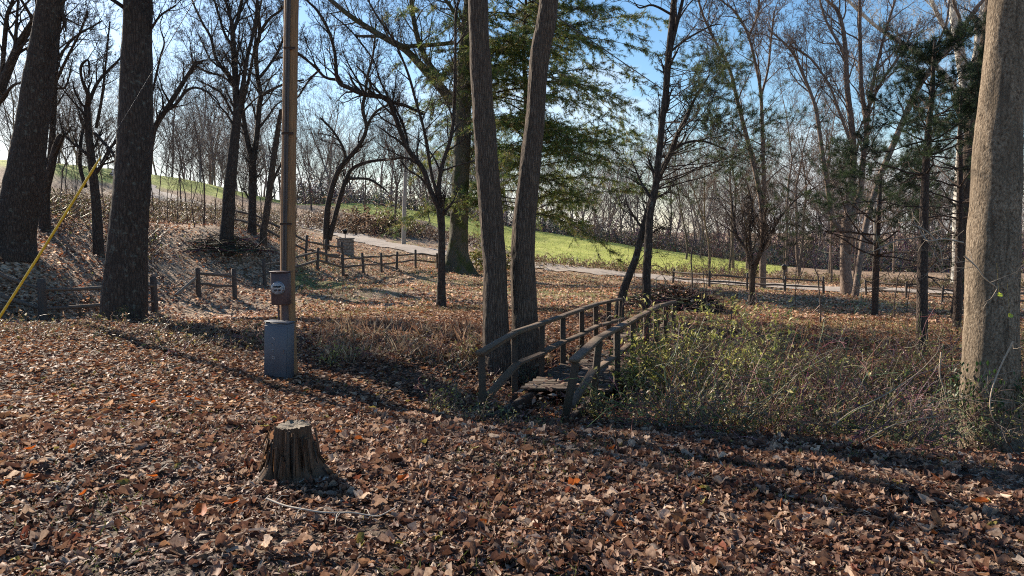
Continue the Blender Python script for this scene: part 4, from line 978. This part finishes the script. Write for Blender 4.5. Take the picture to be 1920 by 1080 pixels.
undergrowth('distant_ridge_wood', 'hazy grey brown twiggy mass of the farthest wooded ridge', area_px(560, 2500, 126, 150), 2600, 6.5, [(.26, .21, .19), (.2, .16, .145)], .5, 10, (.27, .22, .205), 3, rmin=.05)  # haze is put into the pale twig and leaf colours
undergrowth('distant_brush', 'grey brown understorey below the distant leafless woodland', area_px(560, 2500, 101, 118), 2600, 3.2, [(.24, .19, .165), (.18, .14, .12)], .3, 8, (.24, .19, .17), 3, rmin=.03)
b = Buf()
n = 2800; px_ = rng.uniform(560, 930, n); dd_ = rng.uniform(10.6, 15.5, n); cl = rng.integers(0, 130, n); cx_ = rng.uniform(600, 930, 130); cd_ = rng.uniform(10.6, 14.2, 130)
x = (cx_[cl] - 960) / F * cd_[cl] + rng.normal(0, .07, n); y = cd_[cl] + rng.normal(0, .07, n)
scatter(b, (BLADE[0] * np.array([1, 1, 1]), BLADE[1], BLADE[2]), np.c_[x, y, ground(x, y) - .01], rotmats(rng.uniform(0, 6.28, n), rng.normal(.2, .45, n), rng.normal(0, .3, n)), rng.uniform(.08, .34, n) * rng.uniform(.5, 1.1, 130)[cl], np.array([(.42, .27, .17), (.30, .17, .10), (.50, .37, .24), (.24, .12, .08)])[rng.integers(0, 4, n)] * rng.uniform(.6, 1.2, (n, 1)))
tag(b.build('dry_grass', M['grass'], smooth=False), 'clumps of tan dry grass on the far creek bank right of the utility pole', 'dry grass', kind='stuff')
# brush pile at the bridge's far end
def brushpile():
    g = GP(1262, 24); e_ = Buf(); rn = random.Random(9)
    for k in range(650):
        a = rn.uniform(0, 6.28); r = 1.25 * math.sqrt(rn.random()); h = .75 * (1 - (r / 1.4) ** 2) * rn.random()
        p = (g[0] + r * math.cos(a) * 1.2, g[1] + r * math.sin(a), g[2] + h); dv = nrm((rn.gauss(0, 1), rn.gauss(0, 1), rn.gauss(0, .25))); L = rn.uniform(.3, .8)
        e_.poly([tuple(p[c] - dv[c] * L for c in range(3)), tuple(p[c] + (0, 0, .05)[c] for c in range(3)), tuple(p[c] + dv[c] * L for c in range(3))], [.008, rn.uniform(.008, .02), .006], 4, tuple(rn.uniform(.4, 1.2) * q for q in (.11, .075, .055)))
    n = 500; a = rng.uniform(0, 6.28, n); r = 1.3 * np.sqrt(rng.random(n)); 
    scatter(e_, FLEAF, np.c_[g[0] + r * np.cos(a) * 1.2, g[1] + r * np.sin(a), g[2] + .7 * (1 - (r / 1.4) ** 2)], rotmats(rng.uniform(0, 6, n), rng.normal(0, .5, n), rng.normal(0, .5, n)), rng.uniform(.08, .15, n), leafcols(n))
    tag(e_.build('brush_pile', M['twig'], None, g, smooth=False), 'dark heap of cut branches beyond the footbridge', 'brush pile')
brushpile()
def hump(px, d, r, h, label):
    g = GP(px, d); b = Buf(); rn = random.Random(int(px))
    for k in range(260):
        a = rn.uniform(0, 6.28); q = r * math.sqrt(rn.random()); hh = h * (1 - (q / r) ** 2) * rn.random(); p = (g[0] + q * math.cos(a) * 1.4, g[1] + q * math.sin(a), g[2] + hh); dv = nrm((rn.gauss(0, 1), rn.gauss(0, 1), rn.gauss(0, .3))); L = rn.uniform(.3, .9)
        b.poly([tuple(p[c] - dv[c] * L for c in range(3)), p, tuple(p[c] + dv[c] * L for c in range(3))], [.01, rn.uniform(.012, .03), .008], 4, tuple(rn.uniform(.4, 1.2) * q_ for q_ in (.09, .065, .05)))
    tag(b.build('brush_pile', M['twig'], None, g, smooth=False), label, 'brush pile')
hump(418, 33, 1.4, .7, 'dark heap of branches at the foot of the tall upswept tree')

# ------------------------------------------------------------------ fences
def split_fence(posts, label, hpost=1.0, rails=(.42, .80), skip=(), droop=0, group=None, pr=.065, endpost=True, material='fence', fr=3.2):
    """posts: [(px, d)], rails run between consecutive posts"""
    G = [GP(px, d) for px, d in posts]; e = thing('split_rail_fence', G[0], label, 'fence', group); rn = random.Random(int(posts[0][0] * 7 + posts[0][1]))
    tops = []
    for k, g in enumerate(G):
        b = Buf(); hh = hpost * rn.uniform(.92, 1.08); lx, ly = rn.gauss(0, .035), rn.gauss(0, .035)
        pts = [(g[0], g[1], g[2] - .25), (g[0], g[1], g[2] + hh * .3), (g[0] + lx * .6, g[1] + ly * .6, g[2] + hh * .7), (g[0] + lx, g[1] + ly, g[2] + hh), (g[0] + lx, g[1] + ly, g[2] + hh + .015)]
        b.poly(pts, [pr * 1.05, pr, pr * .98, pr * .95, .012], 7); b.build('post', M[material], e, G[0], smooth=False)
    for k in range(len(G) - 1):
        if k in skip: continue
        a, c = G[k], G[k + 1]
        for r in rails:
            b = Buf(); m = 5; pts = []; rad = []
            for q in range(m):
                t = q / (m - 1); p = a + (c - a) * t; pts.append((p[0] + rn.gauss(0, .012), p[1] + rn.gauss(0, .012), p[2] + r * hpost + rn.gauss(0, .018) - droop * math.sin(math.pi * t))); rad.append(.05 * rn.uniform(.75, 1.15) if 0 < q < m - 1 else .035)
            b.poly(pts, [q_ * 1.2 for q_ in rad], 6); b.build('rail', M['rail_split'], e, G[0], smooth=False)
    return e
split_fence([(-150, 18.2), (75, 18.7), (287, 22.5)], 'heavy dark rail fence passing behind the thickest left trunk', hpost=1.02, pr=.10, rails=(.32, .78))
split_fence([(370, 26), (438, 26.5)], 'short broken rail fence panel with two posts left of the utility pole', hpost=1.0, pr=.09)
split_fence([(495, 31), (595, 35.5), (643, 37), (681, 39), (715, 41), (744, 42.5), (779, 44.5), (820, 48), (893, 52)], 'long rail fence crossing the lawn from the utility pole to the old mossy tree', hpost=1.05, pr=.075)
split_fence([(426, 37.5), (480, 36.5), (574, 36.5), (612, 38.5), (643, 40)], 'upper rail fence left of the stone pillar, behind the long fence', hpost=1.15, pr=.07)
split_fence([(1263, 46), (1331, 43.5), (1402, 43), (1473, 42), (1546, 41)], 'four-panel brown rail fence on the right beside the gravel road', hpost=.95, pr=.07)
split_fence([(1626, 40), (1702, 38.5), (1770, 37), (1850, 36), (1950, 35)], 'rail fence panels just left of the huge sunlit trunk', hpost=.9, pr=.06)
b = Buf(); g = GP(348, 25); A = GP(326, 25.2); B_ = GP(366, 25.8)
b.poly([(A[0], A[1], A[2] + .03), tuple((A + B_) / 2 + [0, 0, .34]), (B_[0], B_[1], B_[2] + .68)], [.05, .06, .045], 7)
tag(b.build('fallen_rail', M['fence_pale'], None, A, smooth=False), 'pale broken fence rail slanting from the post to the ground', 'rail')
b = Buf(); A = GP(420, 22); B_ = GP(452, 22.5); b.poly([tuple(A + [0, 0, .04]), tuple((A + B_) / 2 + [0, 0, .07]), tuple(B_ + [0, 0, .04])], [.03, .035, .03], 6)
tag(b.build('fallen_rail', M['fence_pale'], None, A, smooth=False), 'pale rail lying in the leaves left of the utility pole', 'rail')

# ------------------------------------------------------------------ footbridge
def bridge():
    Lp = lambda s: np.array([-.33 + 2.45 * s, 8.3 + 6.2 * s]); Rp = lambda s: np.array([.67 + 2.38 * s, 7.85 + 6.15 * s])
    def zt(s): return 1.6 - 1.285 - .10 * max(0, (.15 - s) / .15) - .07 * max(0, (s - .75) / .25)
    zdeck = lambda s: -.42 - .03 * (1 - math.sin(math.pi * min(1, max(0, s))))
    o0 = (Lp(0) + Rp(0)) / 2; org = (o0[0], o0[1], gz(*o0)); e = thing('footbridge', org, 'weathered wooden footbridge with leaning railings over the creek', 'footbridge')
    ss = [0, .15, .3, .45, .6, .73, .86, 1.0]
    for side, Pf in (('L', Lp), ('R', Rp)):
        out = -1 if side == 'L' else 1
        for k, s in enumerate(ss):
            p = Pf(s); g = gz(*p); lean = (0.0 if side == 'L' else (-.17 if k == 0 else -.10 if k == 1 else rng.normal(0, .02)))
            a = (p[0] + lean, p[1] - (abs(lean) * .5), min(g - .15, zdeck(s) - .25)); c = (p[0] + rng.normal(0, .01), p[1], zt(s) - .02)
            b = Buf(); b.bar(a, c, .078, .078, .004, up=(1, 0, 0)); fixnormals(b.build('post', M['bridge'], e, org, smooth=False))
        for k in range(len(ss) - 1):
            p, q = Pf(ss[k]), Pf(ss[k + 1]); dv = (q - p) * .012
            ext0 = -.07 if k == 0 else 0
            b = Buf(); b.bar((p[0] + (q - p)[0] * ext0, p[1] + (q - p)[1] * ext0, zt(ss[k])), (*(q - dv), zt(ss[k + 1])), .105, .042, .003)
            fixnormals(b.build('top_rail', M['rail_top'], e, org, smooth=False))
            drop = .38 + (.12 if k == 0 else 0); drop2 = .38 + rng.normal(0, .02)
            inn = np.array([-.045 * out * -1, 0])
            b = Buf(); b.bar((p[0] + inn[0] * -1, p[1], zt(ss[k]) - drop), (q[0] + inn[0] * -1 - dv[0], q[1] - dv[1], zt(ss[k + 1]) - drop2), (.10 if side == 'L' else .09), .035, .003)
            fixnormals(b.build('middle_rail', M['rail_top'], e, org, smooth=False))
    for k in range(38):
        s = .19 + k / 37 * .82; a, c = Lp(s), Rp(s + .055); b = Buf(); z = zdeck(s)
        b.bar((a[0] - .02, a[1], z + rng.normal(0, .004)), (c[0] + .02, c[1], z + rng.normal(0, .004)), .135, .038, .002); fixnormals(b.build('deck_plank', M['bridge'], e, org, smooth=False))
    for f in (.12, .88):
        b = Buf(); a = Lp(0) * (1 - f) + Rp(0) * f; c = Lp(1) * (1 - f) + Rp(1) * f
        b.bar((*a, zdeck(.5) - .14), (*c, zdeck(.5) - .14), .09, .18, .003); fixnormals(b.build('beam', M['bridge'], e, org, smooth=False))
    # leaves lying on the deck
    n = 420; s = rng.random(n); f = rng.random(n); pts = np.array([Lp(a_) * (1 - b_) + Rp(a_) * b_ for a_, b_ in zip(s, f)])
    b = Buf(); zz = np.array([zdeck(a_) for a_ in s]) + .025 + rng.uniform(0, .02, n)
    scatter(b, SLEAVES[2], np.c_[pts, zz], rotmats(rng.uniform(0, 6, n), rng.normal(0, .3, n), rng.normal(0, .3, n)), rng.uniform(.07, .14, n), leafcols(n))
    tag(b.build('deck_leaves', M['leaf'], smooth=False), 'fallen leaves lying on the footbridge deck', 'leaves', kind='stuff')
bridge()

# ------------------------------------------------------------------ utility pole and its fittings
def cyl(b, a, c, r, n=16, r2=None, cap=True):
    a = np.array(a, float); c = np.array(c, float); d = c - a; L = np.linalg.norm(d); d /= L
    pts = [tuple(a), tuple(a + d * L * .01), tuple(c - d * L * .01), tuple(c)] ; rr = [r * .001 if cap else r, r, r2 or r, (r2 or r) * .001 if cap else (r2 or r)]
    b.poly(pts, rr, n)
def utility_pole():
    d = 10.0; g = GP(540, d); e = thing('utility_pole', g, 'round brown wooden utility pole carrying a meter and conduit', 'utility pole')
    top = W(553, -330, d); px, py = g[0] - .015, d
    b = Buf(); pts = np.array([(g[0], d, g[2] - .5), tuple(W(539.5, 520, d)), tuple(W(546.5, 0, d)), tuple(top)]); pts = catmull(pts, 6)
    bark_tube(b, pts, np.linspace(.108, .085, len(pts)), 32, .06, .012, fz=.03, freq=20, seed=2); b.build('pole', M['pole'], e, g)
    mc = W(527, 541, d - .22); zt, zb = W(527, 510, d - .2)[2], W(527, 571, d - .2)[2]
    # conduit up the pole
    b = Buf()
    for off in (-.012, .028):
        p0 = W(532 + off * 100, 512, d - .12); p1 = W(537 + off * 100, 200, d - .125); p2 = W(544 + off * 100, -250, d - .12)
        b.poly([tuple(p0), tuple(p1), tuple(p2)], [.016] * 3, 10)
    for yy in (420, 250, 90):
        q = W(536 + (420 - yy) * .02, yy, d - .13); b.box(q, (.15, .02, .03))
    b.build('conduit', M['pvc'], e, g)
    b = Buf(); hb = zt - zb; b.box((mc[0], mc[1], (zt + zb) / 2), (.235, .13, hb)); b.box((mc[0] - .0, mc[1] - .068, (zt + zb) / 2 + .0), (.21, .012, hb - .03))
    b.box((mc[0], mc[1] - .01, zt + .006), (.25, .17, .014))
    mb = b.build('meter_box', M['brown_metal'], e, g, smooth=False); fixnormals(mb)
    fc = np.array([W(522, 540, d - .3)[0], mc[1] - .075, W(522, 540, d - .3)[2]])
    b = Buf(); cyl(b, fc + [0, .0, 0], fc + [0, -.03, 0], .088, 28); o = b.build('meter_ring', M['galv'], e, g); o.parent = mb
    b = Buf(); cyl(b, fc + [0, -.03, 0], fc + [0, -.05, 0], .073, 28); o = b.build('meter_dial', M['dial'], e, g); o.parent = mb
    b = Buf(); b.box(fc + [0.0, -.052, .018], (.085, .004, .022)); b.box(fc + [-.02, -.052, -.02], (.03, .004, .014)); b.box(fc + [.024, -.052, -.02], (.03, .004, .014)); o = b.build('meter_display', M['black'], e, g, smooth=False); o.parent = mb
    b = Buf(); n = 24
    prof = [(.078, -.03), (.079, -.06), (.072, -.095), (.05, -.11), (.001, -.114)]
    rows = [[fc + np.array([math.cos(t) * r, y, math.sin(t) * r]) for t in np.arange(n) * 2 * math.pi / n] for r, y in prof]
    v = np.array(rows).reshape(-1, 3); i, j = np.meshgrid(np.arange(len(prof) - 1), np.arange(n), indexing='ij')
    b.add(v, q=np.stack([i * n + j, i * n + (j + 1) % n, (i + 1) * n + (j + 1) % n, (i + 1) * n + j], -1).reshape(-1, 4)); o = b.build('meter_glass', M['glass'], e, g); o.parent = mb
    # lower conduit from the meter to the ground
    b = Buf(); b.poly([(mc[0] + .04, mc[1] + .02, zb + .01), (mc[0] + .045, mc[1] + .03, g[2] + .3), (mc[0] + .045, mc[1] + .03, g[2] - .1)], [.045] * 3, 12); b.poly([(mc[0] - .04, mc[1], zb + .01), (mc[0] - .04, mc[1], g[2] - .1)], [.014] * 2, 8)
    b.build('lower_conduit', M['brown_metal'], e, g)
utility_pole()
# grey disconnect cabinet
def cabinet():
    d = 9.62; c = W(523.5, 652, d); zt, zb = W(523, 604, d)[2], gz(c[0], d) - .06; w = .345; rot = Matrix.Rotation(R(-13), 3, 'Z'); 
    tilt = Matrix.Rotation(R(2.5), 3, 'Y'); M3 = np.array(rot @ tilt)
    g = np.array([c[0], d, gz(c[0], d)]); e = thing('electrical_cabinet', g, 'grey metal electrical cabinet standing at the foot of the utility pole', 'electrical cabinet')
    cc = np.array([c[0], d, (zt + zb) / 2]); h = zt - zb
    b = Buf(); b.box(cc, (w, .17, h), M3); fixnormals(b.build('body', M['grey_metal'], e, g, smooth=False))
    b = Buf(); b.box(cc + M3 @ np.array([0, -.094, -.01]), (w - .03, .014, h - .06), M3); dr = b.build('door', M['grey_metal'], e, g, smooth=False); fixnormals(dr)
    b = Buf(); b.box(cc + M3 @ np.array([0, -.006, h / 2 + .008]), (w + .004, .19, .012), M3); fixnormals(b.build('lid', M['grey_metal'], e, g, smooth=False))
    b = Buf()
    for k, (dx, dz, w_, h_, r_) in enumerate(((-.03, .21, .03, .012, .4), (-.015, .195, .012, .025, 0), (-.04, .13, .012, .034, -.5), (-.03, .115, .02, .01, .2), (-.035, .06, .026, .010, .3), (-.028, .045, .01, .022, 0), (-.04, -.04, .012, .05, -.2), (-.022, -.03, .028, .01, .1), (-.01, -.052, .01, .03, .3))):
        b.box(cc + M3 @ np.array([dx, -.1035, dz]), (w_, .003, h_), M3 @ np.array(Matrix.Rotation(r_, 3, 'Y')))
    o = b.build('stencil_marks', M['mark'], e, g, smooth=False); o.parent = dr
    b = Buf(); b.box(cc + M3 @ np.array([w / 2 - .045, -.108, .05]), (.02, .02, .06), M3); o = b.build('latch', M['galv'], e, g, smooth=False); o.parent = dr
cabinet()
# guy wire
def guy():
    d = 10.0; A = np.array([(-62 - 960) / F * d, d, 0]); A[2] = gz(A[0], d); T = W(552, -300, d) + [-.1, 0, 0]
    e = thing('guy_wire', A, 'slanting guy wire with a yellow plastic sleeve at the left edge', 'guy wire')
    dv = T - A; L = np.linalg.norm(dv); u = dv / L
    b = Buf(); b.poly([tuple(A + u * L * t + np.array([0, 0, -.12 * math.sin(math.pi * t)])) for t in np.linspace(0, 1, 24)], [.0055] * 24, 6); b.build('wire', M['wire'], e, A)
    b = Buf(); s = [A + u * L * t + np.array([0, 0, -.12 * math.sin(math.pi * t)]) for t in np.linspace(.02, .43, 14)]; b.poly([tuple(x) for x in s], [.001] + [.016] * 12 + [.001], 12); b.build('sleeve', M['yellow'], e, A)
    b = Buf(); b.poly([tuple(A - u * .3), tuple(A + u * .25)], [.012, .012], 8); b.build('anchor_rod', M['galv'], e, A)
guy()
# service cable
def cable():
    A = W(553, -310, 10.0); Bp = W(1640, 372, 66)
    e = Buf(); n = 40; P_ = []
    for k in range(n):
        t = k / (n - 1); p = A + (Bp - A) * t; P_.append((p[0], p[1], p[2] - 1.1 * math.sin(math.pi * t)))
    e.poly(P_, [.011 + .009 * k / n for k in range(n)], 6)
    tag(e.build('service_cable', M['wire'], None, A), 'long dark overhead cable sagging from the near pole toward the right', 'cable')
    g = GP(1640, 66); b = Buf(); b.poly([(g[0], g[1], g[2] - .5), (g[0], g[1], g[2] + 3), (Bp[0], Bp[1], Bp[2] + .4)], [.15, .13, .11], 10)
    tag(b.build('cable_pole', M['polegrey'], None, g), 'grey pole holding the overhead cable, hidden among trees behind the right fences', 'utility pole')
cable()
g = GP(757, 61); T = W(763, 255, 61); b = Buf(); b.poly([(g[0], g[1], g[2] - .5), (g[0] + .1, g[1], g[2] + 3), tuple(T)], [.19, .17, .12], 12)
e = thing('utility_pole', g, 'distant pale grey pole standing on the bank of the gravel road', 'utility pole'); b.build('pole', M['polegrey'], e, g)
b = Buf(); b.bar((T[0] - .1, T[1] - .2, T[2] - .5), (T[0] + .1, T[1] - .2, T[2] - .5), .3, .35); b.build('bracket', M['galv'], e, g, smooth=False)

# stone pillar with lantern, small lantern pillar right
def pillar(px, d, w, h, label, nm='stone_pillar', lh=.55, cat='pillar'):
    g = GP(px, d); e = thing(nm, g, label, cat); b = Buf(); rot = np.array(Matrix.Rotation(R(25), 3, 'Z'))
    nz = 5
    for k in range(nz): b.box(g + np.array([0, 0, -.1 + (k + .5) * (h + .1) / nz]), (w + rng.normal(0, .015), w + rng.normal(0, .015), (h + .1) / nz - .002), rot, .008)
    fixnormals(b.build('column', M['stone'], e, g, smooth=False))
    b = Buf(); b.box(g + np.array([0, 0, h + .035]), (w + .1, w + .1, .07), rot); fixnormals(b.build('cap', M['stone'], e, g, smooth=False))
    b = Buf(); z = g[2] + h + .07; b.poly([(g[0], g[1], z), (g[0], g[1], z + lh * .45)], [.03, .03], 8)
    b.poly([(g[0], g[1], z + lh * k) for k in (.45, .46, .8, .81, .95, 1.0)], [.06, .1, .14, .2, .05, .01], 6); b.build('lantern', M['black'], e, g, smooth=False)
pillar(648, 46, .85, .95, 'stone gate pillar topped by a dark lantern beside the upper fence')
g = GP(1471, 50); e = thing('lantern_post', g, 'small dark lantern post behind the right rail fence', 'lamp post'); b = Buf(); b.poly([(g[0], g[1], g[2] - .2), (g[0], g[1], g[2] + .95)], [.1, .09], 8); b.build('post', M['fence'], e, g)
b = Buf(); z = g[2] + .95; b.poly([(g[0], g[1], z + k) for k in (0, .01, .25, .27, .36, .4)], [.06, .13, .17, .22, .06, .01], 6); b.build('lantern', M['black'], e, g, smooth=False)

# ------------------------------------------------------------------ stump and stick
def stump():
    d = 4.85; g = GP(540, d); e = thing('tree_stump', g, 'weathered splintered tree stump in the leaf-covered foreground', 'stump')
    n = 110; m = 34; H = .355; a = np.arange(n) * 2 * np.pi / n; rows = []
    topz = H + np.array([.03 * mnoise.noise((math.cos(t) * 1.3, math.sin(t) * 1.3, 5)) + .012 * mnoise.noise((math.cos(t) * 9, math.sin(t) * 9, 2)) for t in a])
    for k in range(m):
        f = k / (m - 1); 
        base = .108 + .03 * (1 - f) ** 1.5 + .05 * max(0, .45 - f) ** 1.3 / .35
        fl = (1 - f) ** 1.9 * (1.35 * np.maximum(0, np.cos(a - 6.0)) ** 3 + .95 * np.maximum(0, np.cos(a - 3.6)) ** 4 + .35 * np.maximum(0, np.cos(a - 4.7)) ** 6)
        ridge = np.array([mnoise.fractal((math.cos(t) * 6, math.sin(t) * 6, f * .9), 1.0, 2.2, 4) for t in a])
        ridge2 = np.array([mnoise.noise((math.cos(t) * 22, math.sin(t) * 22, f * 1.5 + 3)) for t in a])
        r = base * (1 + fl * 1.0) * (1 + .20 * ridge + .12 * ridge2) - .03 * np.exp(-((a - 4.35) / .12) ** 2) * f
        z = -.08 + (topz + .08) * f
        rows.append(np.c_[g[0] + np.cos(a) * r + .006 * f, g[1] + np.sin(a) * r, g[2] + z])
    rim = rows[-1]; b = Buf(); v = np.concatenate(rows); i, j = np.meshgrid(np.arange(m - 1), np.arange(n), indexing='ij')
    b.add(v, q=np.stack([i * n + j, i * n + (j + 1) % n, (i + 1) * n + (j + 1) % n, (i + 1) * n + j], -1).reshape(-1, 4)); 
    for k in range(30):
        t = rng.uniform(2.9, 6.6); r0 = .125 + .03 * max(0, math.cos(t - 6.0)) + .02 * max(0, math.cos(t - 3.6)) + rng.uniform(-.004, .012); hh = rng.uniform(.10, .33); z0 = rng.uniform(-.03, .06) if hh > .2 else rng.uniform(0, .2); fl_ = rng.uniform(.01, .06) * (1.3 if abs(t - 4.7) > 1 else .6)
        a_ = np.array([g[0] + math.cos(t) * (r0 + fl_), g[1] + math.sin(t) * (r0 + fl_), g[2] + z0]); c_ = np.array([g[0] + math.cos(t + rng.normal(0, .05)) * (r0 - .008), g[1] + math.sin(t) * (r0 - .008), g[2] + min(.34, z0 + hh)]) + rng.normal(0, .008, 3)
        b.bar(a_, c_, rng.uniform(.012, .034), rng.uniform(.005, .012), .0025, up=(math.cos(t), math.sin(t), .2))
    b.build('bark', M['stump'], e, g, smooth=False)
    c = rim.mean(0); b = Buf(); rr = [rim]
    for s in (.8, .55, .3, .08):
        q = c + (rim - c) * s; q[:, 2] = c[2] + .012 * np.array([mnoise.noise((x * 30, y * 30, 1)) for x, y, _ in q]) - .012 * (1 - s); rr.append(q)
    v = np.concatenate(rr); i, j = np.meshgrid(np.arange(4), np.arange(n), indexing='ij'); b.add(v, q=np.stack([i * n + j, i * n + (j + 1) % n, (i + 1) * n + (j + 1) % n, (i + 1) * n + j], -1).reshape(-1, 4)); b.build('cut_top', M['stump_top'], e, g)
stump()
def stick(pts, label, r=.006, col=(.5, .42, .33), twigs=()):
    P3 = []
    for px, py, d in pts:
        x = (px - 960) / F * d; P3.append((x, d, gz(x, d) + .05 + rnd.uniform(0, .02)))
    P3 = catmull(P3, 4); b = Buf(); b.poly([tuple(p) for p in P3], list(np.linspace(r, r * .5, len(P3))), 6, col)
    for t, dx, dy in twigs:
        p = P3[int(t * (len(P3) - 1))]; b.poly([tuple(p), (p[0] + dx * .5, p[1] + dy * .5, p[2] + .02), (p[0] + dx, p[1] + dy, p[2] + .0)], [r * .5, r * .4, r * .25], 4, col)
    tag(b.build('fallen_twig', M['twig'], None, P3[0]), label, 'twig')
stick([(488, 945, 4.28), (520, 962, 4.18), (556, 974, 4.1), (600, 977, 4.08), (650, 974, 4.1), (680, 974, 4.1), (705, 976, 4.09), (735, 964, 4.15)], 'long pale curved twig on the leaves below the stump', .0062, twigs=((.3, .0, -.14), (.5, .02, -.17), (.55, -.03, -.12), (.1, .05, .1), (.75, -.05, .08)))
stick([(1290, 735 + 90, 6.9), (1350, 790, 7.1), (1410, 760, 7.3)], 'thin bare stick leaning across the right brambles', .01, (.2, .15, .11), ((.5, .1, .2),))
# pale vines hanging by the big sunlit tree
rn = random.Random(77); vine_pts = [[(1806, 455, 6.9), (1770, 448, 6.8), (1742, 452, 6.8), (1730, 440, 6.9), (1722, 425, 6.9)], [(1722, 425, 6.9), (1745, 440, 6.85), (1762, 465, 6.8), (1768, 495, 6.8)], [(1768, 430, 7.0), (1720, 445, 6.95), (1680, 452, 7), (1640, 470, 7), (1610, 480, 7.1)],
     [(1808, 480, 6.9), (1830, 500, 6.9), (1845, 520, 6.9), (1870, 540, 6.9)], [(1900, 640, 6.9), (1875, 690, 6.9), (1858, 740, 6.8), (1860, 780, 6.8), (1885, 815, 6.9)], [(1765, 660, 7.0), (1762, 700, 7.0), (1770, 730, 7.0), (1778, 760, 7)], [(1560, 800, 6.9), (1600, 770, 6.9), (1660, 740, 7.0), (1720, 700, 7.1), (1752, 668, 7.1)], [(1540, 850, 6.3), (1600, 838, 6.3), (1680, 795, 6.5), (1760, 780, 6.7)]]
b = Buf()
for vp in vine_pts:
    q = catmull([W(*p) for p in vp], 4); c = rn.uniform(.7, 1.2); b.poly([tuple(p) for p in q], list(np.linspace(.009, .004, len(q))), 5, (.36 * c, .28 * c, .2 * c))
    for k in range(5):
        p = q[rn.randrange(len(q))]; grow(b, rn, tuple(p), nrm((rn.gauss(0, 1), rn.gauss(0, .6), rn.gauss(-.2, .6))), rn.uniform(.15, .45), .004, 3, 4, nch=(0, 0, 0, 2), wob=.25, rmin=.002, col=(.3 * c, .24 * c, .18 * c))
g = GP(1858, 7.2); tag(b.build('hanging_vine', M['twig'], None, g), 'pale leafless vines tangled left of and across the huge sunlit trunk', 'vine')
for px, py, d in ((1873, 553, 6.8), (1893, 592, 6.8)):
    p = W(px, py, d); b = Buf(); scatter(b, LEAVES[3], np.array([p]), rotmats(np.array([.3]), np.array([.2]), np.array([1.2])), [.085], np.array([(.42, .5, .06)]))
    b.poly([tuple(W(px - 4, py - 60, d)), tuple(W(px - 2, py - 30, d)), tuple(p)], [.002] * 3, 4, (.25, .22, .1))
    tag(b.build('hanging_leaf', M['green_leaf'], None, p, smooth=False), 'single bright yellow-green leaf hanging before the huge trunk, %s one' % ('upper' if py < 570 else 'lower'), 'leaf')

# ------------------------------------------------------------------ camera, sun, sky
cam = bpy.data.cameras.new('camera'); co = bpy.data.objects.new('camera', cam); C.objects.link(co)
cam.sensor_width = 36; cam.lens = F / 1920 * 36; cam.clip_end = 3000; cam.clip_start = .05
co.location = tuple(EYE); co.rotation_euler = (R(90) - PITCH, 0, 0); bpy.context.scene.camera = co
sd = Vector((math.sin(R(SUN_AZ)) * math.cos(R(SUN_EL)), math.cos(R(SUN_AZ)) * math.cos(R(SUN_EL)), math.sin(R(SUN_EL))))
sl = bpy.data.lights.new('sun', 'SUN'); sl.energy = 5.0; sl.angle = R(.5); sl.color = (1, .89, .74)
so = bpy.data.objects.new('sun', sl); C.objects.link(so); so.rotation_euler = sd.to_track_quat('Z', 'Y').to_euler(); so.location = (0, 0, 30)
w = bpy.data.worlds.new('World'); bpy.context.scene.world = w; w.use_nodes = True; nt = w.node_tree; bg = nt.nodes['Background']
sky = nt.nodes.new('ShaderNodeTexSky'); sky.sky_type = 'NISHITA'; sky.sun_disc = False; sky.sun_elevation = R(SUN_EL); sky.sun_rotation = R(SUN_AZ); sky.air_density = 1.0; sky.dust_density = .35; sky.ozone_density = 1.6
tc = nt.nodes.new('ShaderNodeTexCoord'); sp = nt.nodes.new('ShaderNodeSeparateXYZ'); nt.links.new(tc.outputs['Generated'], sp.inputs[0])
mp = nt.nodes.new('ShaderNodeMapping'); mp.inputs['Scale'].default_value = (1, 1, 2.6); nt.links.new(tc.outputs['Generated'], mp.inputs[0])
cn = noise(nt, mp.outputs[0], 3.2, 9, .62, .5)
elev = math_(nt, 'MULTIPLY', math_(nt, 'MAXIMUM', sp.outputs['Z'], 0.0), 1.15)
xb = math_(nt, 'MULTIPLY', sp.outputs['X'], -.09)
f = math_(nt, 'ADD', math_(nt, 'SUBTRACT', math_(nt, 'ADD', math_(nt, 'MULTIPLY', cn, .7), .14), elev), xb)
mask = ramp(nt, f, [(.30, (0, 0, 0)), (.54, (.85, .85, .85))])
hs = nt.nodes.new('ShaderNodeHueSaturation'); hs.inputs['Saturation'].default_value = 1.25; nt.links.new(sky.outputs[0], hs.inputs['Color'])
c = mixc(nt, mask, hs.outputs[0], (7.2, 7.4, 8.0))
nt.links.new(c, bg.inputs[0]); bg.inputs[1].default_value = .08
sc = bpy.context.scene; sc.view_settings.view_transform = 'Standard'; sc.view_settings.look = 'None'; sc.view_settings.exposure = 1.08; sc.view_settings.gamma = 1.0
sc.cycles.max_bounces = 5; sc.cycles.diffuse_bounces = 2; sc.cycles.transmission_bounces = 3; sc.cycles.use_denoising = False; sc.cycles.filter_width = 1.1
